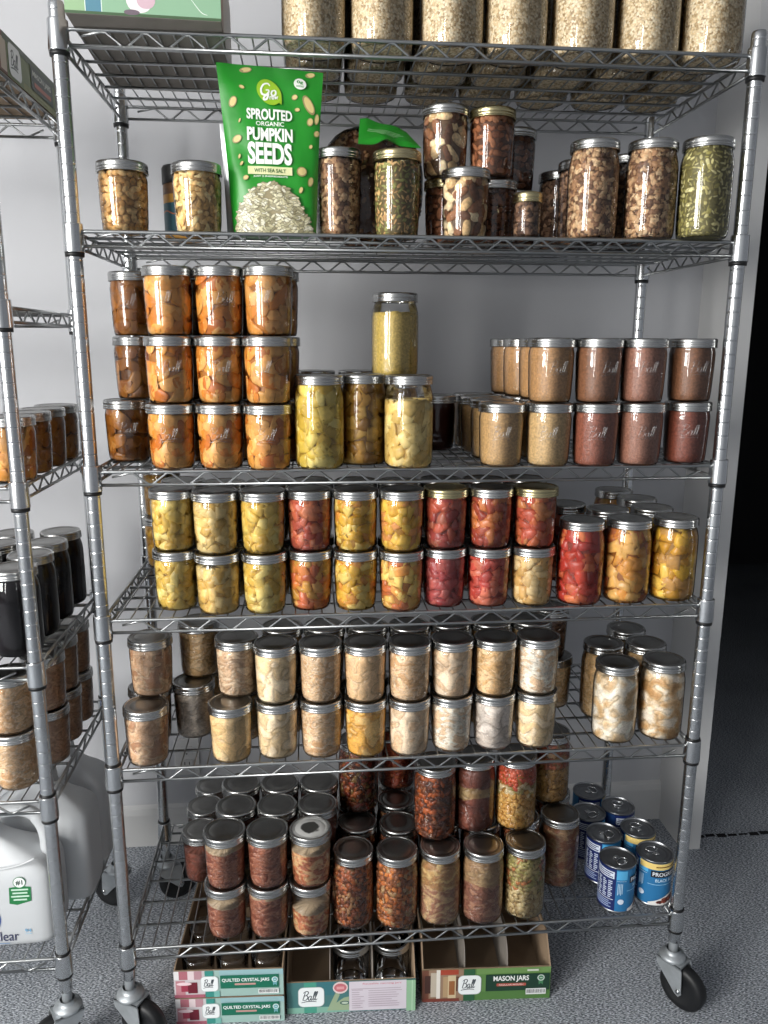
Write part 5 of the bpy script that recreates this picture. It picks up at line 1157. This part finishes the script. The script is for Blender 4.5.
def quilted_front(w, h):
    d = Decal(); s = w/650; X = lambda v: (v-30)*s; Y = lambda v: (250-v)*h/155
    d.rect(0, 0, w, h, (158, 188, 180)); d.rect(X(300), Y(128), w, h, (150, 186, 190)); d.rect(0, 0, X(212), h, (206, 200, 202))
    for x0, x1, c in ((30, 60, (230, 226, 226)), (60, 112, (176, 108, 118)), (112, 150, (224, 206, 208)), (150, 196, (182, 140, 148))): d.rect(X(x0), Y(145), X(x1), h, c)
    d.rect(X(40), Y(235), X(96), Y(150), (192, 134, 142)); d.rect(X(72), Y(215), X(112), Y(165), (160, 60, 80)); d.rect(X(112), Y(225), X(168), Y(160), (110, 32, 48)); d.ell(X(90), Y(168), .016, .004, (236, 210, 214)); d.rect(X(30), Y(250), X(212), Y(232), (170, 96, 112))
    d.rect(X(215), 0, X(265), h, (60, 142, 132)); d.rect(X(265), 0, X(300), Y(215), (120, 180, 170))
    badge(d, X(192), Y(213), X(290), Y(128))
    d.rect(X(305), Y(200), X(652), Y(123), (26, 108, 84)); d.text('QUILTED CRYSTAL JARS', X(315), Y(166), 282*s, 25*h/155, (236, 242, 240), .022)
    d.rrect(X(390), Y(181), X(515), Y(170), .0012, (196, 150, 142)); seal(d, X(630), Y(152), 19*s, (206, 224, 222), (110, 168, 176)); barcode(d, X(530), Y(234), X(652), Y(206))
    return d
def tray2_front(w, h):
    d = Decal(); s = w/680; X = lambda v: (v-40)*s; Y = lambda v: (420-v)*h/160
    d.rect(0, 0, w, h, (72, 120, 120)); d.rect(X(40), 0, X(368), Y(390), (130, 178, 160)); d.rect(X(130), 0, X(196), h, (74, 152, 132)); d.rect(X(196), Y(330), X(290), h, (60, 116, 124))
    d.poly([(X(250), Y(410)), (X(290), Y(330)), (X(310), Y(300)), (X(318), Y(330)), (X(300), Y(370)), (X(340), Y(345)), (X(367), Y(340)), (X(367), Y(410))], (154, 172, 140)); d.ell(X(345), Y(372), 26*s, 12*s, (60, 96, 90)); d.ell(X(345), Y(372), 18*s, 7*s, (190, 204, 186))
    d.ell(X(322), Y(292), 40*s, 31*s*h/160/s, (226, 206, 204)); d.ell(X(322), Y(292), 33*s, 26*s, (196, 110, 118)); d.rect(X(302), Y(300), X(342), Y(286), (220, 160, 162))
    badge(d, X(102), Y(383), X(234), Y(286))
    d.rect(X(368), Y(413), X(672), Y(262), (214, 206, 214)); d.text('Reusable canning jars', X(440), Y(282), 205*s, 11*h/160, (206, 120, 132), .01)
    for k in range(9):
        d.rect(X(470 if k else 380), Y(302+k*11), X(470+random.uniform(120, 185)), Y(299+k*11), (176, 160, 172)); d.rect(X(382), Y(308+k*11), X(382+random.uniform(40, 75)), Y(305+k*11), (176, 160, 172))
    d.rect(X(672), 0, w, h, (146, 186, 150)); d.rect(X(700), 0, X(704), h, (190, 214, 190))
    return d
def mason_front(w, h, small=False):
    d = Decal(); s = w/675; X = lambda v: (v-55)*s; Y = lambda v: (395-v)*h/170
    d.rect(0, 0, w, h, (96, 136, 74)); d.rect(X(330), 0, w, Y(350), (84, 124, 66)); d.rect(X(340), Y(255), w, h, (110, 146, 84)); d.rect(0, 0, X(272), h, (150, 122, 100))
    for x0, x1, y0, y1, c in ((55, 90, 395, 225, (112, 70, 54)), (70, 100, 350, 255, (70, 44, 38)), (100, 130, 370, 240, (190, 178, 160)), (130, 150, 395, 225, (226, 220, 210)), (150, 245, 252, 225, (164, 70, 50)), (165, 190, 372, 262, (176, 148, 112)), (190, 232, 378, 255, (206, 186, 150)), (196, 226, 360, 285, (150, 96, 56)), (60, 250, 395, 378, (120, 60, 48)), (232, 262, 340, 262, (96, 60, 44))): d.rect(X(x0), Y(y0), X(x1), Y(y1), c)
    d.rect(X(272), 0, X(330), h, (46, 92, 62)); badge(d, X(246), Y(357), X(362), Y(259))
    d.rect(X(388), Y(345), X(724), Y(256), (30, 62, 46)); d.text('MASON JARS', X(428), Y(299), 187*s, 35*h/170, (240, 242, 238), .025)
    d.rrect(X(445), Y(319), X(600), Y(304), .0016, (176, 84, 70)); d.text('REGULAR MOUTH', X(458), Y(316), 128*s, 8*h/170, (232, 214, 206), .01)
    seal(d, X(678), Y(278), 19*s, (196, 210, 200), (72, 128, 88)); d.rect(X(604), Y(240), X(664), Y(230), (206, 214, 196)); barcode(d, X(600), Y(366), X(706), Y(334))
    return d
def tray(name, label, loc, rz, w, dp, hf, hb, front, div=0, cat='box', mat=KRAFT):
    t = empty(name, loc, rz, label, cat); th = .003
    mb = MB()
    mb.box(0, 0, .0003, w, dp, th); mb.box(0, 0, th, w, th, hf); mb.box(0, dp-th, th, w, dp, hb)
    side = [(0, th), (dp, th), (dp, hb), (.045, hb), (.012, min(hb, hf+.012)), (0, hf)]
    for x in (0, w-th): mb.prism(side, lambda p, x=x: (x, p[0], p[1]), lambda p, x=x: (x+th, p[0], p[1]))
    mb.build('tray_board', mat, t, recalc=True)
    for k in range(div):
        x = w*(k+1)/(div+1); b = MB()
        poly = [(.004, th), (dp-.004, th), (dp-.004, hb-.004)]+[(.05-.038*math.sin(a), hf+.005+(hb-hf-.009)*math.cos(a)) for a in [PI/2*j/8 for j in range(9)]]+[(.004, hf-.02)]
        b.prism(poly, lambda p: (x-.001, p[0], p[1]), lambda p: (x+.001, p[0], p[1])); b.build('divider', GREYB, t, recalc=True)
    front(w, hf-.001).build('printed_front', lambda x, y, z: (x, -.0003-z, y+.0006), t)
    return t
tray('jar_carton', 'green quilted crystal jar tray lying on the carpet, lower of the two stacked', (-.5030, .027, 0), -.05, .232, .28, .064, .064, quilted_front)
tray('jar_carton', 'green quilted crystal jar tray on top of its twin, holding upturned jars', (-.5035, .028, .0664), -.05, .232, .28, .066, .070, quilted_front)
tray('jar_carton', 'open teal tray with a pale paper notice and two banded jars in it', (-.266, .032, 0), -.04, .281, .27, .080, .125, tray2_front, 2)
tray('jar_carton', 'open empty mason jar tray with green front, nearest the rack caster by the doorway', (.032, .038, 0), -.05, .288, .27, .083, .135, mason_front, 2)
for i, (x, y, w1) in enumerate([(-0.458, 0.075, 0), (-0.384, 0.071, 0), (-0.309, 0.067, 0), (-0.454, 0.155, 0), (-0.380, 0.151, 0), (-0.305, 0.147, 0)]):
    j = empty('quilted_jar', (x, y, .0702), 0, 'small empty clear jar upturned in the top quilted jar tray', 'jar', 'upturned jars in the top quilted jar tray')
    b = MB(); b.lathe([(.0285, .0), (.0290, .012), (.0345, .018), (.0352, .055), (.0330, .0625), (.0300, .0640), (.0285, .0620), (.001, .0600)], 30); b.build('glass_body', GLASS, j)
    r = MB(); r.tube([(.0318*math.cos(a), .0318*math.sin(a), .0632) for a in [2*PI*k/28 for k in range(29)]], .0011, 6); r.build('foot_ring', EMBOSS, j)
for x, y, lb in ((-.1224, .106, 'empty banded jar in the teal tray, middle compartment'), (-.0302, .1030, 'empty banded jar in the teal tray, compartment nearest the mason jar tray')):
    j = empty('mason_jar', (x, y, .0035), 0, lb, 'jar', 'empty jars in the teal tray'); put('glass_body', glass_mesh('P', 1.0), j); put('band', lid_meshes('P', 1.0, 's')[0], j)

# big jar box on the top shelf, overhanging the front wire
tb = empty('jar_box', (-.561, -.052, 1.9325), .045, 'pale green printed jar box overhanging the front of the top shelf', 'box')
b = MB(); b.box(0, 0, 0, .236, .37, .15, 0); b.build('carton', [GREYB], tb, bevel=.001)
d = Decal(); w = .236
for x0, x1, c in ((0, .030, (150, 182, 140)), (.030, .0312, (226, 236, 226)), (.0312, .0545, (86, 134, 152)), (.0545, .0557, (226, 236, 226)), (.0557, w, (140, 178, 146))): d.rect(x0, .0015, x1, .149, c)
d.rect(0, .0005, w, .0045, (70, 96, 66)); d.rrect(.092, .006, .132, .10, .018, (236, 226, 228)); d.rrect(.108, .012, .136, .06, .012, (206, 176, 186)); d.ell(.100, .006, .012, .004, (110, 96, 106)); d.stroke([(.19, .03), (.205, .012), (.215, .008)], .0012, (226, 236, 226))
d.build('printed_front', lambda x, y, z: (x, -.0003-z, y), tb)
d = Decal(); d.rect(0, 0, .37, .15, (120, 92, 78)); d.rect(.01, .01, .05, .14, (150, 100, 90)); d.rect(.06, 0, .36, .15, (172, 166, 160)); d.build('printed_side', lambda x, y, z: (.2363+z, x, y), tb)

# long low jar tray on the neighbouring rack
lb = empty('jar_carton', (-.955, .012, 1.8872), 0, 'dark green mason jar tray on top of the neighbouring rack', 'box')
b = MB(); b.box(0, 0, 0, .250, .372, .066); b.build('carton', KRAFT, lb)
d = Decal(); w, h = .372, .066
d.rect(0, 0, w, h, (98, 112, 58)); d.rect(0, 0, .09, h, (110, 62, 44)); d.rect(.06, .004, .088, .056, (190, 176, 156)); d.rect(.075, h-.012, w, h, (62, 78, 44)); d.rect(.17, 0, w, .012, (120, 124, 58))
badge(d, .100, .006, .160, .058); d.rect(.212, .014, .340, .056, (42, 56, 46)); d.text('MASON JARS', .222, .036, .106, .013, (206, 210, 200), .02); d.rrect(.228, .022, .326, .030, .003, (176, 92, 70))
d.build('printed_side', lambda x, y, z: (.2503+z, x, y), lb)

# ------------------------------------------------------------------ wall outlet behind the rack
ol = empty('wall_outlet', (-.563, WY, .2735), 0, 'small white electrical outlet on the wall, seen through the fifth shelf', 'outlet')
b = MB(); b.box(-.035, -.006, -.057, .035, -.0003, .057); b.build('cover_plate', TRIM, ol, bevel=.002)
for zc in (-.020, .020):
    b = MB(); b.box(-.016, -.0080, zc-.0135, .016, -.0061, zc+.0135); so = b.build('socket', TRIM, ol, bevel=.001)
    b = MB()
    for xs in (-.0065, .0065): b.box(xs-.0013, -.0086, zc-.003, xs+.0013, -.0081, zc+.006)
    b.lathe([(.0025, -.0086), (.001, -.0086)], 10, c=(0, 0, zc-.008), axis='y'); b.build('socket_slots', SLEEVE, so)

# ------------------------------------------------------------------ detergent jugs
def jug_mesh(k=0):
    prof = [(0, .93, .86), (.004, .98, .95), (.016, 1, 1), (.10, 1.0, 1.0), (.145, .995, 1.0), (.162, .975, .96), (.176, .91, .86), (.190, .78, .72), (.204, .60, .54), (.218, .44, .42), (.230, .33, .36), (.262, .30, .34), (.264, .02, .02)]
    n = 44; vs = []; fs = []
    for z, a, b in prof:
        if z > .12: z += k
        for i in range(n):
            t = 2*PI*i/n; e = .32; c, s = math.cos(t), math.sin(t)
            x = .112*a*math.copysign(abs(c)**e, c); y = .062*b*math.copysign(abs(s)**e, s)
            x -= .05*max(0, (z-k-.16)/.10) if z-k > .16 and not k else 0
            vs.append((x, y, z))
    for i in range(len(prof)-1):
        for j in range(n): fs.append((i*n+j, i*n+(j+1) % n, (i+1)*n+(j+1) % n, (i+1)*n+j))
    fs.append(tuple(range(n-1, -1, -1)))
    mb = MB(); mb.add(vs, fs, 0, True); return mb.mesh('jug_body', JUGM)
JB = jug_mesh(); JB2 = jug_mesh(.030)
def jug_handle():
    mb = MB(); mb.tube(catmull([(-.030, 0, .250), (.000, 0, .268), (.045, 0, .272), (.070, 0, .262), (.086, 0, .240), (.093, 0, .205), (.091, 0, .160)], 6), [.0125]*20+[.0145]*17, 14); return mb.mesh('handle', JUGM)
JH = jug_handle()
def jug_rib():
    mb = MB()
    for k in range(6): mb.tube(catmull([(-.09, -.0625, .182-k*.0), (-.02, -.0628, .178), (.05, -.0628, .186), (.088, -.060, .20)], 5), .0022, 8) if k == 0 else None
    return mb.mesh('shoulder_rib', JUGM)
JR = jug_rib()
jc = MB(); jc.lathe([(.027, .0), (.029, .002), (.029, .03), (.026, .034), (.001, .034)], 26); JC = jc.mesh('cap', principled('blue_cap', (40, 90, 170), .4))
for i, (x, y, rz, lb_) in enumerate([(-.846, .077, 0, 'white detergent jug at the front of the neighbouring rack, green badge and blue circle'), (-.804, .2015, 0, 'plain white jug behind the front detergent jug, its smooth side showing past the rail'), (-.802, .3265, 0, 'rearmost white jug on the neighbouring rack, against the wall')]):
    j = empty('detergent_jug', (x, y, .2284), rz, lb_, 'jug')
    if i == 0: put('jug_body', JB, j); put('handle', JH, j); put('shoulder_rib', JR, j); put('cap', JC, j, (-.052, 0, .262))
    else: put('jug_body', JB2, j); put('handle', JH, j, (-.012, 0, .022), (0, 0, PI)); put('cap', JC, j, (0, 0, .284))
    if i == 0:
        d = Decal(.00008); gx = lambda v: v-x; gz = lambda v: v-.2284
        d.poly([(gx(-.813), gz(.366)), (gx(-.815), gz(.330)), (gx(-.800), gz(.326)), (gx(-.772), gz(.334)), (gx(-.771), gz(.366)), (gx(-.79), gz(.369))], (34, 118, 66))
        d.ell(gx(-.792), gz(.377), .0125, .0125, (34, 118, 66)); d.ell(gx(-.792), gz(.377), .0112, .0112, (232, 236, 234)); d.text('#1', gx(-.799), gz(.371), .0135, .0115, (30, 60, 44), .03)
        for k, (q0, q1) in enumerate(((-.809, -.776), (-.807, -.778), (-.810, -.775), (-.806, -.780))): d.rect(gx(q0), gz(.3590-k*.0075), gx(q1), gz(.3625-k*.0075), (196, 222, 204))
        d.ell(gx(-.878), gz(.296), .043, .043, (28, 70, 160), 0, 40); d.ell(gx(-.878), gz(.296), .038, .038, (90, 160, 220), 0, 40)
        d.poly([(gx(-.92), gz(.28)), (gx(-.848), gz(.272)), (gx(-.845), gz(.326)), (gx(-.92), gz(.33))], (28, 60, 130)); d.poly([(gx(-.918), gz(.283)), (gx(-.850), gz(.275)), (gx(-.847), gz(.323)), (gx(-.918), gz(.327))], (246, 222, 40))
        d.text('clear', gx(-.850), gz(.2445), .047, .022, (44, 48, 84), .0); d.text('free', gx(-.908), gz(.2385), .045, .026, (44, 48, 84), .0); d.rect(gx(-.855), gz(.2385), gx(-.822), gz(.2400), (120, 150, 190))
        d.text('94', gx(-.790), gz(.262), .0125, .0085, (90, 160, 200), .0); d.rect(gx(-.790), gz(.2585), gx(-.777), gz(.2594), (140, 190, 216))
        d.build('printed_label', lambda X_, Y_, z: (X_, -.0624-z, Y_), j)

# ------------------------------------------------------------------ light
def area(name, loc, target, sx, sy, power, color, spread=PI):
    l = bpy.data.lights.new(name, 'AREA'); l.shape = 'RECTANGLE'; l.size = sx; l.size_y = sy; l.energy = power; l.color = color; l.spread = spread
    o = bpy.data.objects.new(name, l); COL.objects.link(o); o.location = loc
    o.rotation_euler = (Vector(target)-Vector(loc)).to_track_quat('-Z', 'Y').to_euler(); return o
area('window_light', (-3.05, -2.50, 2.0), (-.1, .2, 1.0), 1.05, 2.0, 172, (1.0, .985, .955))
area('window_light', (-1.75, -2.6, 1.8), (-.1, .2, 1.0), .30, 1.8, 28, (1.0, .985, .955))
w = bpy.data.worlds.new('room_air'); scene.world = w; w.use_nodes = True
nt = w.node_tree; nt.nodes.clear()
out = nt.nodes.new('ShaderNodeOutputWorld'); bg = nt.nodes.new('ShaderNodeBackground'); nt.links.new(bg.outputs[0], out.inputs[0])
tc = nt.nodes.new('ShaderNodeTexCoord'); sep = nt.nodes.new('ShaderNodeSeparateXYZ'); nt.links.new(tc.outputs['Generated'], sep.inputs[0])
mr = nt.nodes.new('ShaderNodeMapRange'); mr.inputs[1].default_value = -1; mr.inputs[2].default_value = 1; mr.inputs[3].default_value = 1; mr.inputs[4].default_value = 0
nt.links.new(sep.outputs[0], mr.inputs[0])
rp = nt.nodes.new('ShaderNodeValToRGB'); e = rp.color_ramp.elements
e[0].position = .25; e[0].color = (.22, .232, .255, 1); e[1].position = .9; e[1].color = (.75, .77, .80, 1)
nt.links.new(mr.outputs[0], rp.inputs[0]); nt.links.new(rp.outputs[0], bg.inputs[0]); bg.inputs[1].default_value = 1.02

# ------------------------------------------------------------------ camera
cam = bpy.data.cameras.new('camera'); co = bpy.data.objects.new('camera', cam); COL.objects.link(co)
ya, pi_, ro = -.0946, .2114, -.0039
A = Matrix(((math.cos(ya), math.sin(ya), 0), (-math.sin(ya), math.cos(ya), 0), (0, 0, 1)))
B = Matrix(((1, 0, 0), (0, math.cos(pi_), -math.sin(pi_)), (0, math.sin(pi_), math.cos(pi_))))
C_ = Matrix(((math.cos(ro), 0, -math.sin(ro)), (0, 1, 0), (math.sin(ro), 0, math.cos(ro))))
Rm = C_ @ B @ A
m = Matrix.Identity(4)
for i in range(3): m[i][0] = Rm[0][i]; m[i][1] = Rm[2][i]; m[i][2] = -Rm[1][i]
m[0][3], m[1][3], m[2][3] = -.1965, -1.4326, 1.4379
co.matrix_world = m
cam.sensor_fit = 'HORIZONTAL'; cam.sensor_width = 36; cam.lens = 785.17/768*36; cam.clip_start = .05
scene.camera = co
scene.view_settings.view_transform = 'Standard'; scene.view_settings.look = 'None'; scene.view_settings.exposure = 0
